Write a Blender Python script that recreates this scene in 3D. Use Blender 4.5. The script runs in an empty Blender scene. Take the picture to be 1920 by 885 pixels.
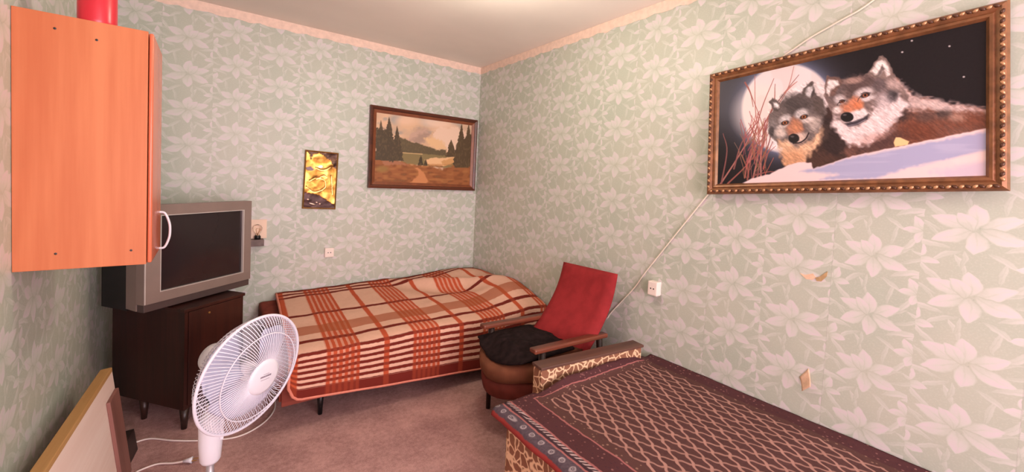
import bpy, bmesh, math, random
import numpy as np
from mathutils import Vector, Matrix, Euler
from mathutils import noise as mnoise
random.seed(7)
rng = np.random.default_rng(5)
S = bpy.context.scene
COL = S.collection
PI = math.pi

# ------------------------------------------------------------------ camera
camd = bpy.data.cameras.new('camera')
cam = bpy.data.objects.new('camera', camd)
COL.objects.link(cam)
camd.sensor_fit = 'HORIZONTAL'
camd.sensor_width = 36.0
camd.lens = 770.33 * 36.0 / 1920.0
camd.shift_y = -70.3 / 1920.0
camd.clip_start = 0.02
cam_r = Vector((0.80443883, -0.59221271, 0.04650033))
cam_d = Vector((0.01300312, -0.06070524, -0.99807104))
cam_w = Vector((0.59389317, 0.80349174, -0.04113304))
mw = Matrix.Identity(4)
for i in range(3):
    mw[i][0] = cam_r[i]; mw[i][1] = -cam_d[i]; mw[i][2] = -cam_w[i]
mw.translation = Vector((-2.13188, -3.49442, 1.4))
cam.matrix_world = mw
S.camera = cam

# ------------------------------------------------------------------ light
S.view_settings.view_transform = 'Standard'
S.view_settings.look = 'None'
S.view_settings.gamma = 1.0
S.view_settings.use_curve_mapping = False
S.view_settings.exposure = -0.36
world = bpy.data.worlds.new('sky')
S.world = world
world.use_nodes = True
wn = world.node_tree
bg = wn.nodes['Background']
sky = wn.nodes.new('ShaderNodeTexSky')
sky.sky_type = 'NISHITA'
sky.sun_disc = False
sky.sun_elevation = math.radians(40)
wn.links.new(sky.outputs[0], bg.inputs[0])
bg.inputs[1].default_value = 0.10

def area(name, loc, rot, sx, sy, power, color):
    l = bpy.data.lights.new(name, 'AREA')
    l.shape = 'RECTANGLE'; l.size = sx; l.size_y = sy
    l.energy = power; l.color = color
    o = bpy.data.objects.new(name, l); COL.objects.link(o)
    o.location = loc; o.rotation_euler = rot
    return o
# daylight entering by the wide window in the wall behind the camera
area('window_daylight', (-0.85, -5.62, 1.50), (math.radians(96), 0, 0), 1.35, 1.5, 94, (0.93, 0.985, 1.0))
# added pink area lamp, gives the right wall its rose tint
area('added_pink_light', (-1.95, -5.55, 1.15), (math.radians(90), 0, math.radians(-14)), 0.95, 1.6, 96, (1.0, 0.62, 0.70))
# the ceiling lamp just above the view
pl_ = bpy.data.lights.new('ceiling_lamp_light', 'POINT'); pl_.energy = 26; pl_.color = (1.0, 0.92, 0.76); pl_.shadow_soft_size = 0.08
po_ = bpy.data.objects.new('ceiling_lamp_light', pl_); COL.objects.link(po_); po_.location = (-1.05, -1.80, 2.22)

# ------------------------------------------------------------------ materials
class G:
    """small helper writing shader node graphs"""
    def __init__(s, name):
        s.m = bpy.data.materials.new(name); s.m.use_nodes = True
        s.t = s.m.node_tree; s.n = s.t.nodes; s.l = s.t.links
        s.b = s.n['Principled BSDF']
    def put(s, sock, v):
        if isinstance(v, bpy.types.NodeSocket): s.l.new(v, sock)
        elif v is not None:
            if hasattr(sock.default_value, '__len__') and not hasattr(v, '__len__'): v = (v,) * len(sock.default_value)
            if hasattr(v, '__len__') and len(sock.default_value) == 4 and len(v) == 3: v = (*v, 1)
            sock.default_value = v
    def f(s, op, a, b=None, c=None, clamp=False):
        n = s.n.new('ShaderNodeMath'); n.operation = op; n.use_clamp = clamp
        for i, v in enumerate((a, b, c)):
            if v is not None: s.put(n.inputs[i], v)
        return n.outputs[0]
    def v(s, op, a, b=None, c=None, scale=None):
        n = s.n.new('ShaderNodeVectorMath'); n.operation = op
        for i, x in enumerate((a, b, c)):
            if x is not None: s.put(n.inputs[i], x)
        if scale is not None: s.put(n.inputs['Scale'], scale)
        return n.outputs['Value'] if op in ('LENGTH', 'DISTANCE', 'DOT_PRODUCT') else n.outputs[0]
    def sep(s, a):
        n = s.n.new('ShaderNodeSeparateXYZ'); s.put(n.inputs[0], a); return n.outputs
    def comb(s, x, y, z=0.0):
        n = s.n.new('ShaderNodeCombineXYZ')
        for i, q in enumerate((x, y, z)): s.put(n.inputs[i], q)
        return n.outputs[0]
    def ss(s, x, a, b):
        n = s.n.new('ShaderNodeMapRange'); n.interpolation_type = 'SMOOTHSTEP'
        s.put(n.inputs[0], x); s.put(n.inputs[1], a); s.put(n.inputs[2], b)
        return n.outputs[0]
    def lin(s, x, a, b):
        n = s.n.new('ShaderNodeMapRange')
        s.put(n.inputs[0], x); s.put(n.inputs[1], a); s.put(n.inputs[2], b)
        return n.outputs[0]
    def mix(s, fac, a, b):
        n = s.n.new('ShaderNodeMix'); n.data_type = 'RGBA'
        s.put(n.inputs[0], fac); s.put(n.inputs[6], a); s.put(n.inputs[7], b)
        return n.outputs[2]
    def noise(s, vec, scale, detail=2.0, rough=0.5):
        n = s.n.new('ShaderNodeTexNoise'); s.put(n.inputs['Vector'], vec)
        n.inputs['Scale'].default_value = scale; n.inputs['Detail'].default_value = detail
        n.inputs['Roughness'].default_value = rough
        return n.outputs
    def coord(s, which='Object'):
        n = s.n.new('ShaderNodeTexCoord'); return n.outputs[which]
    def mapping(s, vec, loc=(0, 0, 0), rot=(0, 0, 0), scale=(1, 1, 1), typ='POINT'):
        n = s.n.new('ShaderNodeMapping'); n.vector_type = typ
        s.put(n.inputs[0], vec); n.inputs[1].default_value = loc
        n.inputs[2].default_value = rot; n.inputs[3].default_value = scale
        return n.outputs[0]
    def bump(s, h, strength=0.3, dist=0.01):
        n = s.n.new('ShaderNodeBump'); s.put(n.inputs['Height'], h)
        n.inputs['Strength'].default_value = strength; n.inputs['Distance'].default_value = dist
        s.l.new(n.outputs[0], s.b.inputs['Normal'])
    def out(s, color=None, rough=None, metal=None, spec=None):
        if color is not None: s.put(s.b.inputs['Base Color'], color)
        if rough is not None: s.put(s.b.inputs['Roughness'], rough)
        if metal is not None: s.put(s.b.inputs['Metallic'], metal)
        if spec is not None: s.put(s.b.inputs['Specular IOR Level'], spec)
        return s.m

def sr(r, g, b):
    f = lambda c: (c / 255 / 12.92) if c <= 10 else ((c / 255 + 0.055) / 1.055) ** 2.4
    return (f(r), f(g), f(b))
def dk(c, k): return tuple(x * k for x in c)

def plain(name, c, rough=0.5, metal=0.0, var=0.12, scale=8.0, bump=0.0, spec=0.5):
    g = G(name); co = g.coord()
    n = g.noise(co, scale, 3.0)[0]
    col = g.mix(g.ss(n, 0.3, 0.7), dk(c, 1 - var), dk(c, 1 + var))
    if bump: g.bump(g.noise(co, scale * 12, 3.0)[0], bump, 0.002)
    return g.out(col, rough, metal, spec)

def wood(name, c1, c2, axis=2, scale=14.0, rough=0.4, spec=0.5):
    """straight grain running along one axis"""
    g = G(name); co = g.coord()
    sc = [1, 1, 1]; sc[axis] = 0.05
    v = g.mapping(co, scale=tuple(sc))
    n = g.noise(v, scale, 5.0, 0.6)[0]
    n2 = g.noise(v, scale * 5, 3.0)[0]
    n3 = g.noise(v, scale * 0.35, 1.0)[0]
    t = g.f('ADD', g.f('MULTIPLY', n, 0.45), g.f('MULTIPLY', n2, 0.2))
    t = g.f('ADD', t, g.f('MULTIPLY', n3, 0.35))
    return g.out(g.mix(g.ss(t, 0.38, 0.62), c1, c2), rough, 0.0, spec)

def wallpaper(name, ax):
    """pale green paper printed with lilac white lilies and blade leaves"""
    g = G(name); o = g.sep(g.coord())
    base = g.comb(o[ax], o[2])
    ns = g.noise(base, 26.0, 2.0)[1]
    p = g.v('ADD', base, g.v('SCALE', g.v('SUBTRACT', ns, 0.5), scale=0.016))
    q = g.sep(p)
    TX, TY = 0.265, 0.235
    ci = g.f('FLOOR', g.f('DIVIDE', q[0], TX))
    odd = g.f('FLOORED_MODULO', ci, 2.0)
    x = g.f('SUBTRACT', q[0], g.f('MULTIPLY', g.f('ADD', ci, 0.5), TX))
    x = g.f('MULTIPLY', x, g.f('SUBTRACT', 1.0, g.f('MULTIPLY', odd, 0.16)))
    y = g.f('ADD', q[1], g.f('MULTIPLY', odd, TY * 0.43))
    pv = g.comb(x, y)
    def local(cx, cy, ang, sx, sy, val):
        n = g.n.new('ShaderNodeVectorMath'); n.operation = 'WRAP'
        # tiny dependence on the layer below keeps the shapes evaluated one after another
        g.put(n.inputs[0], pv if val is None else g.v('MULTIPLY_ADD', val, (1e-7, 1e-7, 0), pv))
        n.inputs[1].default_value = (cx + TX / 2, cy + TY / 2, 1)
        n.inputs[2].default_value = (cx - TX / 2, cy - TY / 2, -1)
        return g.mapping(n.outputs[0], (cx, cy, 0), (0, 0, ang), (sx, sy, 1), 'TEXTURE')
    val = None
    def lay(val, cx, cy, ang, sx, sy, bend, lo, hi, edge):
        s_ = g.sep(local(cx, cy, ang, sx, sy, val))
        x2 = g.f('MULTIPLY', s_[0], s_[0])
        yy = g.f('MULTIPLY_ADD', x2, bend * 2.2, s_[1])
        ay = g.f('ABSOLUTE', yy)
        d = g.f('SUBTRACT', g.f('SUBTRACT', 1.0, x2), ay)
        m = g.ss(d, 0.0, edge)
        tone = g.f('MULTIPLY_ADD', s_[0], (hi - lo) * .5, (hi + lo) * .5)
        tone = g.f('MULTIPLY_ADD', yy, .14, tone)
        tone = g.f('SUBTRACT', tone, g.f('MULTIPLY', g.ss(ay, .16, .0), .12))
        tone = g.f('SUBTRACT', tone, g.f('MULTIPLY', g.ss(d, .34, .02), .30))
        if val is None: val = 0.25
        return g.f('MULTIPLY_ADD', m, g.f('SUBTRACT', tone, val), val)
    L = [(-0.095, 0.050, 2.2, .062, .011, .3, .4, .75), (-0.055, 0.090, 1.75, .052, .009, -.2, .35, .6), (0.085, 0.060, 0.85, .070, .011, -.3, .4, .75),
         (0.112, 0.015, 0.50, .058, .009, .3, .4, .7), (0.10, -0.060, 0.1, .060, .012, .5, .45, .8), (-0.10, -0.050, 2.9, .060, .013, -.5, .45, .8),
         (-0.112, -0.005, 2.75, .052, .010, .3, .35, .6), (0.06, -0.098, -0.6, .050, .010, .3, .4, .7), (-0.058, -0.10, 3.8, .046, .010, -.3, .4, .7),
         (0.025, 0.105, 1.25, .046, .009, .2, .4, .7), (-0.128, 0.10, 2.5, .040, .010, .2, .35, .65), (0.085, -0.015, 0.95, .050, .006, .2, .3, .55),
         (-0.075, 0.02, 2.55, .050, .006, -.2, .3, .55), (0.02, -0.11, 1.7, .036, .008, .2, .35, .6)]
    for cx, cy, a, sx, sy, bend, lo, hi in L:
        val = lay(val, cx, cy, a, sx, sy, bend, lo, hi, .25)
    for fx, fy, R_, pet in ((0.128, 0.112, .62, ((2.0, .95), (1.05, 1.0), (0.1, .9), (3.2, .9), (5.2, .8))),
                            (0.0, -0.004, 1.0, ((0.55, 1.0), (2.55, .95), (1.55, .9), (5.75, .95), (3.6, 1.0), (4.65, .85), (1.05, .72)))):
        for k, (an, ln) in enumerate(pet):
            hl = .054 * ln * R_
            val = lay(val, fx + math.cos(an) * hl * 1.02, fy + math.sin(an) * hl * .90, an, hl,   .0255 * R_ * (1.0 if k < 6 else .8), (.16, -.14)[k % 2], .46, 1.0, .12)
    big = g.noise(base, 2.2, 3.0)[0]
    ground = g.mix(g.ss(big, 0.3, 0.7), sr(176, 185, 170), sr(186, 190, 175))
    fine = g.noise(base, 150.0, 2.0)[0]
    worn = g.ss(g.noise(base, 60.0, 3.0, .6)[0], 0.2, 0.8)
    ground = g.mix(g.f('MULTIPLY', g.ss(fine, 0.45, 0.75), 0.25), ground, sr(207, 208, 198))
    val = g.f('MULTIPLY_ADD', g.f('SUBTRACT', worn, .5), .10, val)
    c = g.mix(g.ss(val, 0.22, 0.0), ground, sr(148, 155, 148))
    c = g.mix(g.lin(val, 0.27, 0.70), c, sr(202, 204, 195))
    c = g.mix(g.lin(val, 0.62, 0.95), c, sr(212, 202, 205))
    # seams of the strips, 53 cm apart
    seam = g.f('ABSOLUTE', g.f('SUBTRACT', g.f('FLOORED_MODULO', o[ax], 0.53), 0.265))
    c = g.mix(g.f('MULTIPLY', g.ss(seam, 0.003, 0.0), 0.22), c, sr(140, 140, 130))
    return g.out(c, 0.42, 0.0, 0.45)

M = {}
M['paper_x'] = wallpaper('wallpaper_back', 0)
M['paper_y'] = wallpaper('wallpaper_side', 1)
M['ceiling'] = plain('whitewash', sr(238, 230, 220), 0.8, var=.04, scale=1.5, bump=.05)
M['border'] = plain('paper_border', sr(232, 205, 188), 0.6, var=.07, scale=30)
M['white'] = plain('white_plastic', sr(220, 220, 228), 0.32, var=.02)
M['ivory'] = plain('ivory_plastic', sr(236, 222, 212), 0.35, var=.03)
M['black'] = plain('black_plastic', sr(26, 22, 22), 0.4)
M['dark_wood'] = wood('mahogany_veneer', sr(40, 20, 17), sr(62, 30, 23), 2, 16, .33)
M['dark_leg'] = wood('dark_leg_wood', sr(36, 22, 18), sr(56, 34, 26), 2, 16, .4)
M['beech'] = wood('orange_beech_laminate', sr(190, 107, 68), sr(208, 129, 86), 2, 9, .42, .25)
M['beech_door'] = wood('beech_light_tint', sr(200, 96, 64), sr(218, 118, 82), 2, 9, .25)  # door redder than the carcass: tint from its turn to the light, put into colour
M['arm_wood'] = wood('varnished_arm_wood', sr(84, 42, 30), sr(118, 62, 44), 0, 18, .3)
M['plank'] = wood('dull_brown_plank', sr(78, 50, 42), sr(100, 68, 56), 0, 20, .5)
M['red_tin'] = plain('red_enamel', sr(206, 40, 56), 0.3, var=.06)
M['tv_silver'] = plain('silver_grey_plastic', sr(132, 116, 108), 0.42, 0.0, .05)
M['tv_lip'] = plain('dark_grey_plastic', sr(78, 64, 62), 0.45, var=.05)
M['tv_rim'] = plain('pale_silver_trim', sr(205, 200, 195), 0.3, 0.3, .03)
M['screen'] = plain('dark_tube_glass', sr(40, 31, 33), 0.16, var=.05, scale=3)
M['red_cloth'] = plain('red_upholstery', sr(142, 42, 44), 0.85, var=.12, scale=14, bump=.25, spec=.15)
M['seat_cloth'] = plain('brown_upholstery', sr(112, 68, 48), 0.85, var=.16, scale=10, bump=.2, spec=.15)
M['seat_red'] = plain('red_brown_upholstery', sr(104, 48, 40), 0.85, var=.16, scale=10, bump=.2, spec=.15)
M['black_cloth'] = plain('black_fleece', sr(34, 24, 24), 0.95, var=.3, scale=30, bump=.3, spec=.1)
M['sofa_brown'] = plain('brown_sofa_cloth', sr(124, 58, 46), 0.85, var=.12, scale=22, bump=.15, spec=.15)
M['sofa_panel'] = wood('polished_brown_board', sr(120, 54, 44), sr(146, 74, 60), 0, 12, .3)
M['metal_black'] = plain('black_metal', sr(30, 26, 26), 0.4, 0.4)
M['grey_pole'] = plain('grey_metal_tube', sr(176, 172, 178), 0.28, 0.6, .03)
M['blade'] = plain('lilac_translucent_plastic', sr(182, 184, 206), 0.3, var=.03)
M['wire'] = plain('white_enamelled_wire', sr(218, 217, 228), 0.35, var=.01)
M['print'] = plain('grey_print', sr(120, 110, 122), 0.6, var=.02)
M['cable'] = plain('white_cable', sr(226, 214, 208), 0.45, var=.03)
M['cord'] = plain('painted_cord', sr(228, 214, 196), 0.55, var=.05)
M['ply'] = wood('pale_plywood', sr(232, 208, 196), sr(242, 224, 214), 1, 10, .6, .2)
M['ply_edge'] = wood('mustard_edge', sr(176, 134, 82), sr(196, 156, 104), 1, 14, .6, .2)
M['stile'] = wood('mauve_brown_stile', sr(122, 80, 72), sr(146, 100, 90), 2, 14, .5)
M['dark_board'] = wood('dark_board', sr(40, 28, 26), sr(58, 40, 36), 1, 14, .5)
M['landscape_frame'] = wood('brown_frame', sr(64, 33, 23), sr(96, 50, 32), 0, 20, .35)
M['landscape_slip'] = plain('copper_slip', sr(124, 68, 38), 0.4, 0.1, .12, 20)
M['brass'] = plain('dull_brass', sr(170, 128, 72), 0.35, 0.7, .15, 30)
M['gilt'] = plain('aged_gilt', sr(126, 84, 54), 0.38, 0.35, .25, 30, .1)
M['gilt_light'] = plain('worn_gilt_bead', sr(176, 132, 96), 0.3, 0.4, .25, 60)
M['gilt_dark'] = plain('dark_gilt', sr(78, 48, 32), 0.45, 0.25, .25, 40)
M['tear'] = plain('bare_paper', sr(226, 190, 160), 0.8, var=.08, scale=60)
M['tear_dark'] = plain('old_glue', sr(176, 146, 104), 0.8, var=.15, scale=80)
M['hem'] = plain('salmon_piping', sr(212, 132, 112), 0.8, var=.06, scale=60, spec=.1)
M['curtain'] = plain('rose_curtain', sr(226, 150, 150), 0.9, var=.05)
M['shelf_grey'] = plain('grey_brown_wood', sr(112, 96, 92), 0.6, var=.15, scale=30)
M['back_plate'] = plain('cream_plate', sr(236, 208, 184), 0.5, var=.04)

def glass(name, c, rough=0.02):
    g = G(name); g.b.inputs['Transmission Weight'].default_value = 1.0
    g.b.inputs['IOR'].default_value = 1.3
    return g.out(c, rough)
M['glass'] = glass('clear_bulb_glass', (.96, .94, .9))
M['pane'] = glass('window_glass', (1, 1, 1), 0.0)

def m_floor():
    g = G('mauve_carpet'); co = g.coord()
    a = g.noise(co, 5.0, 4.0, 0.6)[0]; b = g.noise(co, 220.0, 2.0)[0]; c = g.noise(co, 45.0, 3.0, .7)[0]
    t = g.f('ADD', g.f('MULTIPLY', a, .45), g.f('ADD', g.f('MULTIPLY', b, .3), g.f('MULTIPLY', c, .35)))
    col = g.mix(g.ss(t, .38, .72), sr(148, 112, 110), sr(198, 158, 152))
    g.bump(b, .5, .004)
    return g.out(col, .95, 0, .1)
M['carpet'] = m_floor()

def m_print(name, rough=.4, metal=0.0):
    g = G(name); n = g.n.new('ShaderNodeVertexColor'); n.layer_name = 'paint'
    co = g.coord(); t = g.noise(co, 120.0, 2.0)[0]
    col = g.mix(g.f('MULTIPLY', t, 0.012), n.outputs[0], (.5, .45, .42))
    return g.out(col, rough, metal, .2)
M['print_gloss'] = m_print('printed_poster', .5)
M['print_matt'] = m_print('oil_print', .5)
M['foil'] = m_print('embossed_foil', .32, .8)

def m_plaid():
    """fleece blanket: orange bands along one way, brown lines along the other"""
    g = G('plaid_fleece'); uv = g.sep(g.coord('UV'))
    u, v = uv[0], uv[1]
    nz = g.noise(g.coord('UV'), 40.0, 2.0)[0]
    u = g.f('MULTIPLY_ADD', nz, 0.006, u); v = g.f('MULTIPLY_ADD', nz, 0.008, v)
    P = 0.487
    w = g.f('FLOORED_MODULO', g.f('SUBTRACT', u, 0.175), P)           # band of fine stripes at the start of each repeat
    inband = g.f('MULTIPLY', g.ss(w, -.002, .004), g.ss(w, .182, .176))
    st = g.f('ABSOLUTE', g.f('SUBTRACT', g.f('FLOORED_MODULO', w, .031), .0155))
    fine = g.f('MULTIPLY', inband, g.f('MULTIPLY_ADD', g.ss(st, .0105, .0075), .55, .45))
    single = g.ss(g.f('ABSOLUTE', g.f('SUBTRACT', w, .330)), .020, .012)
    edge = g.ss(u, .045, .035)
    org = g.f('MAXIMUM', g.f('MAXIMUM', fine, single), edge)
    c = g.mix(nz, sr(212, 166, 144), sr(222, 180, 156))
    c = g.mix(org, c, sr(184, 84, 54))
    # brown weft lines, v = metres from the wall edge
    def line(at, hw): return g.ss(g.f('ABSOLUTE', g.f('SUBTRACT', v, at)), hw + .004, hw - .003)
    br = None
    for at, hw in ((.02, .018), (.085, .015), (.15, .017), (.545, .017), (.955, .017)):
        m = line(at, hw); br = m if br is None else g.f('MAXIMUM', br, m)
    rows = g.f('ABSOLUTE', g.f('SUBTRACT', g.f('FLOORED_MODULO', g.f('SUBTRACT', v, 1.075), .043), .0215))
    rowm = g.f('MULTIPLY', g.ss(rows, .0085, .0125), g.f('MULTIPLY', g.ss(v, 1.06, 1.07), g.ss(v, 1.335, 1.325)))
    br = g.f('MAXIMUM', br, g.f('MULTIPLY', rowm, 1.0))
    br = g.f('MAXIMUM', br, g.ss(v, 1.325, 1.332))
    tan = g.f('MULTIPLY', line(.80, .062), .75)
    c = g.mix(tan, c, sr(160, 84, 52))
    bc = g.mix(g.f('MULTIPLY', org, .45), sr(112, 42, 34), sr(166, 74, 48))
    c = g.mix(br, c, bc)
    g.bump(g.noise(g.coord('UV'), 300.0, 2.0)[0], .35, .003)
    return g.out(c, .95, 0, .1)
M['plaid'] = m_plaid()

def m_giraffe():
    g = G('giraffe_print_cloth'); co = g.coord()
    d = g.v('ADD', co, g.v('SCALE', g.noise(co, 14.0, 2.0)[1], scale=.05))
    n = g.n.new('ShaderNodeTexVoronoi'); n.feature = 'DISTANCE_TO_EDGE'
    g.put(n.inputs['Vector'], d); n.inputs['Scale'].default_value = 24.0
    t = g.ss(n.outputs['Distance'], .03, .12)
    c = g.mix(t, sr(232, 196, 158), g.mix(g.noise(co, 9.0)[0], sr(124, 82, 62), sr(152, 106, 82)))
    return g.out(c, .8, 0, .15)
M['giraffe'] = m_giraffe()

def m_rug():
    """thin bedspread rug: beige lozenge net on brown inside maroon and grey borders"""
    g = G('woven_rug'); tc = g.coord('UV'); nz = g.noise(tc, 22.0, 2.0)[1]
    p = g.v('ADD', tc, g.v('SCALE', g.v('SUBTRACT', nz, .5), scale=.014))
    s_ = g.sep(p); u, v = s_[0], s_[1]            # u across from the hanging edge, v along from the arm end
    a = g.f('ADD', g.f('DIVIDE', u, .066), g.f('DIVIDE', v, .098))
    b = g.f('SUBTRACT', g.f('DIVIDE', u, .066), g.f('DIVIDE', v, .098))
    a = g.f('MULTIPLY_ADD', g.f('SINE', g.f('MULTIPLY', b, 2 * PI)), .07, a)
    b = g.f('MULTIPLY_ADD', g.f('SINE', g.f('MULTIPLY', a, 2 * PI)), .07, b)
    la = g.f('ABSOLUTE', g.f('SUBTRACT', g.f('FRACT', a), .5))
    lb = g.f('ABSOLUTE', g.f('SUBTRACT', g.f('FRACT', b), .5))
    net = g.f('MAXIMUM', g.ss(la, .13, .06), g.f('MULTIPLY', g.ss(lb, .12, .05), .8))
    cellc = g.mix(g.noise(tc, 60.0, 2.0)[0], sr(72, 46, 46), sr(94, 64, 60))
    field = g.mix(net, cellc, g.mix(g.noise(tc, 9.0)[0], sr(152, 112, 102), sr(178, 136, 124)))
    # distance inwards from the rug edges drives the borders
    d = g.f('MINIMUM', g.f('MULTIPLY', u, .907), g.f('MULTIPLY_ADD', v, 1.0, .24))
    along = g.f('ADD', u, v)
    vor = g.n.new('ShaderNodeTexVoronoi'); g.put(vor.inputs['Vector'], tc); vor.inputs['Scale'].default_value = 46.0
    spots = vor.outputs['Distance']
    fl = g.comb(g.f('SUBTRACT', g.f('MULTIPLY', u, .907), .040), g.f('SUBTRACT', g.f('FLOORED_MODULO', v, .056), .028))
    fr = g.v('LENGTH', fl)
    ringm = g.f('MAXIMUM', g.ss(g.f('ABSOLUTE', g.f('SUBTRACT', fr, .0095)), .005, .0015), g.ss(fr, .004, .002))
    grey = g.mix(g.f('MULTIPLY', ringm, g.f('MULTIPLY_ADD', g.noise(tc, 50.0)[0], .8, .1)), g.mix(g.noise(tc, 80.0)[0], sr(66, 54, 64), sr(100, 86, 92)), sr(186, 172, 174))
    marn = g.mix(g.ss(spots, .26, .12), sr(80, 48, 50), sr(132, 90, 88))
    marn = g.mix(g.ss(g.noise(tc, 70.0, 2.0)[0], .6, .7), marn, sr(70, 44, 50))
    dots = g.f('FLOORED_MODULO', g.f('MULTIPLY', g.f('SUBTRACT', v, u), 1.0), .022)
    dotc = g.mix(g.ss(dots, .008, .012), sr(60, 40, 46), sr(172, 150, 148))
    brown = g.mix(g.ss(spots, .28, .16), sr(86, 58, 54), sr(138, 104, 92))
    pink = sr(158, 98, 96)
    steps = [(.016, sr(150, 60, 56), ), (.062, grey), (.070, pink), (.082, sr(64, 46, 52)), (.098, dotc), (.106, pink), (.195, marn), (.202, pink), (.245, brown)]
    c = field; 
    for lim, colr in reversed(steps):
        c = g.mix(g.ss(d, lim + .002, lim - .002), c, colr)
    wall = g.f('SUBTRACT', 1.135, u)
    c = g.mix(g.ss(wall, .115, .11), c, brown)
    c = g.mix(g.ss(wall, .085, .08), c, marn)
    g.bump(g.noise(tc, 260.0, 2.0)[0], .35, .003)
    return g.out(c, .92, 0, .12)
M['rug'] = m_rug()

# ------------------------------------------------------------------ geometry helpers
def obj(name, bm, m, parent=None, smooth=False):
    me = bpy.data.meshes.new(name)
    bmesh.ops.recalc_face_normals(bm, faces=bm.faces[:])
    bm.to_mesh(me); bm.free()
    if m is not None: me.materials.append(m)
    if smooth:
        me.polygons.foreach_set('use_smooth', [True] * len(me.polygons))
    o = bpy.data.objects.new(name, me); COL.objects.link(o)
    if parent is not None: o.parent = parent
    return o
def tag(o, label=None, cat=None, group=None, kind=None):
    if label: o['label'] = label
    if cat: o['category'] = cat
    if group: o['group'] = group
    if kind: o['kind'] = kind
    return o
def thing(name, label, cat, loc=(0, 0, 0), rz=0.0, group=None):
    o = bpy.data.objects.new(name, None); COL.objects.link(o)
    o.location = loc; o.rotation_euler = (0, 0, rz); o.empty_display_size = .1
    return tag(o, label, cat, group)
def struct(name, bm, m): return tag(obj(name, bm, m), kind='structure')
def place(o, loc): o.location = loc; return o

def box(bm, x0, x1, y0, y1, z0, z1, bev=0.0, seg=2):
    r = bmesh.ops.create_cube(bm, size=1.0, matrix=Matrix.Translation(((x0 + x1) / 2, (y0 + y1) / 2, (z0 + z1) / 2)) @ Matrix.Diagonal((x1 - x0, y1 - y0, z1 - z0, 1)))
    if bev:
        es = list({e for v in r['verts'] for e in v.link_edges})
        bmesh.ops.bevel(bm, geom=es, offset=bev, segments=seg, profile=.6, affect='EDGES')
    return bm
def B(*a, **k): return box(bmesh.new(), *a, **k)
def prism(bm, pts, d0, d1, plane='xz'):
    """extrude a polygon; plane names the polygon's axes, d is along the third"""
    def P(p, d): return {'xz': (p[0], d, p[1]), 'xy': (p[0], p[1], d), 'yz': (d, p[0], p[1])}[plane]
    a = [bm.verts.new(P(p, d0)) for p in pts]; b = [bm.verts.new(P(p, d1)) for p in pts]
    bm.faces.new(a); bm.faces.new(b[::-1])
    n = len(pts)
    for i in range(n): bm.faces.new((a[i], a[(i + 1) % n], b[(i + 1) % n], b[i]))
    return bm
def lathe(bm, prof, seg=32, mat=None, cap=True):
    rings = []
    for r, z in prof:
        rings.append([bm.verts.new((r * math.cos(2 * PI * i / seg), r * math.sin(2 * PI * i / seg), z)) for i in range(seg)])
    for a, b in zip(rings, rings[1:]):
        for i in range(seg): bm.faces.new((a[i], a[(i + 1) % seg], b[(i + 1) % seg], b[i]))
    if cap:
        bm.faces.new(rings[0][::-1]); bm.faces.new(rings[-1])
    if mat is not None: bmesh.ops.transform(bm, matrix=mat, verts=[v for r in rings for v in r])
    return bm
def tube(bm, pts, rad, seg=8, closed=False, mat=None):
    pts = [Vector(p) for p in pts]; n = len(pts); rings = []; nrm = None
    for i in range(n):
        if closed: t = pts[(i + 1) % n] - pts[i - 1]
        else: t = pts[min(i + 1, n - 1)] - pts[max(i - 1, 0)]
        t.normalize()
        if nrm is None:
            nrm = t.orthogonal().normalized()
        nrm = (nrm - t * nrm.dot(t)).normalized(); bn = t.cross(nrm)
        r = rad(i / max(n - 1, 1)) if callable(rad) else rad
        rings.append([bm.verts.new(pts[i] + r * (math.cos(2 * PI * k / seg) * nrm + math.sin(2 * PI * k / seg) * bn)) for k in range(seg)])
    m = n if closed else n - 1
    for i in range(m):
        a, b = rings[i], rings[(i + 1) % n]
        for k in range(seg): bm.faces.new((a[k], a[(k + 1) % seg], b[(k + 1) % seg], b[k]))
    if not closed and seg > 2: bm.faces.new(rings[0][::-1]); bm.faces.new(rings[-1])
    if mat is not None: bmesh.ops.transform(bm, matrix=mat, verts=[v for r in rings for v in r])
    return bm
def spline(pts, k=8):
    """Catmull-Rom through points"""
    P = [Vector(p) for p in pts]; P = [2 * P[0] - P[1]] + P + [2 * P[-1] - P[-2]]; out = []
    for i in range(1, len(P) - 2):
        for j in range(k):
            t = j / k
            out.append(0.5 * ((2 * P[i]) + (P[i + 1] - P[i - 1]) * t + (2 * P[i - 1] - 5 * P[i] + 4 * P[i + 1] - P[i + 2]) * t * t + (3 * P[i] - P[i - 1] - 3 * P[i + 1] + P[i + 2]) * t ** 3))
    out.append(P[-2]); return out
def sheet(name, nu, nv, fn, uvfn, m, parent=None, thick=0.0):
    """grid surface with a UV map; fn(i/nu, j/nv) -> point"""
    vs = []; uvs = []
    for j in range(nv + 1):
        for i in range(nu + 1):
            vs.append(tuple(fn(i / nu, j / nv))); uvs.append(uvfn(i / nu, j / nv))
    fs = [(j * (nu + 1) + i, j * (nu + 1) + i + 1, (j + 1) * (nu + 1) + i + 1, (j + 1) * (nu + 1) + i) for j in range(nv) for i in range(nu)]
    me = bpy.data.meshes.new(name); me.from_pydata(vs, [], fs); me.materials.append(m)
    lay = me.uv_layers.new(name='UVMap')
    idx = np.empty(len(me.loops), np.int32); me.loops.foreach_get('vertex_index', idx)
    lay.data.foreach_set('uv', np.array(uvs, np.float32)[idx].ravel())
    me.polygons.foreach_set('use_smooth', [True] * len(me.polygons))
    o = bpy.data.objects.new(name, me); COL.objects.link(o)
    if parent is not None: o.parent = parent
    if thick:
        md = o.modifiers.new('thickness', 'SOLIDIFY'); md.thickness = thick; md.offset = -1
    return o
def nz(x, y, z=0.0): return mnoise.noise(Vector((x, y, z)))

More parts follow.
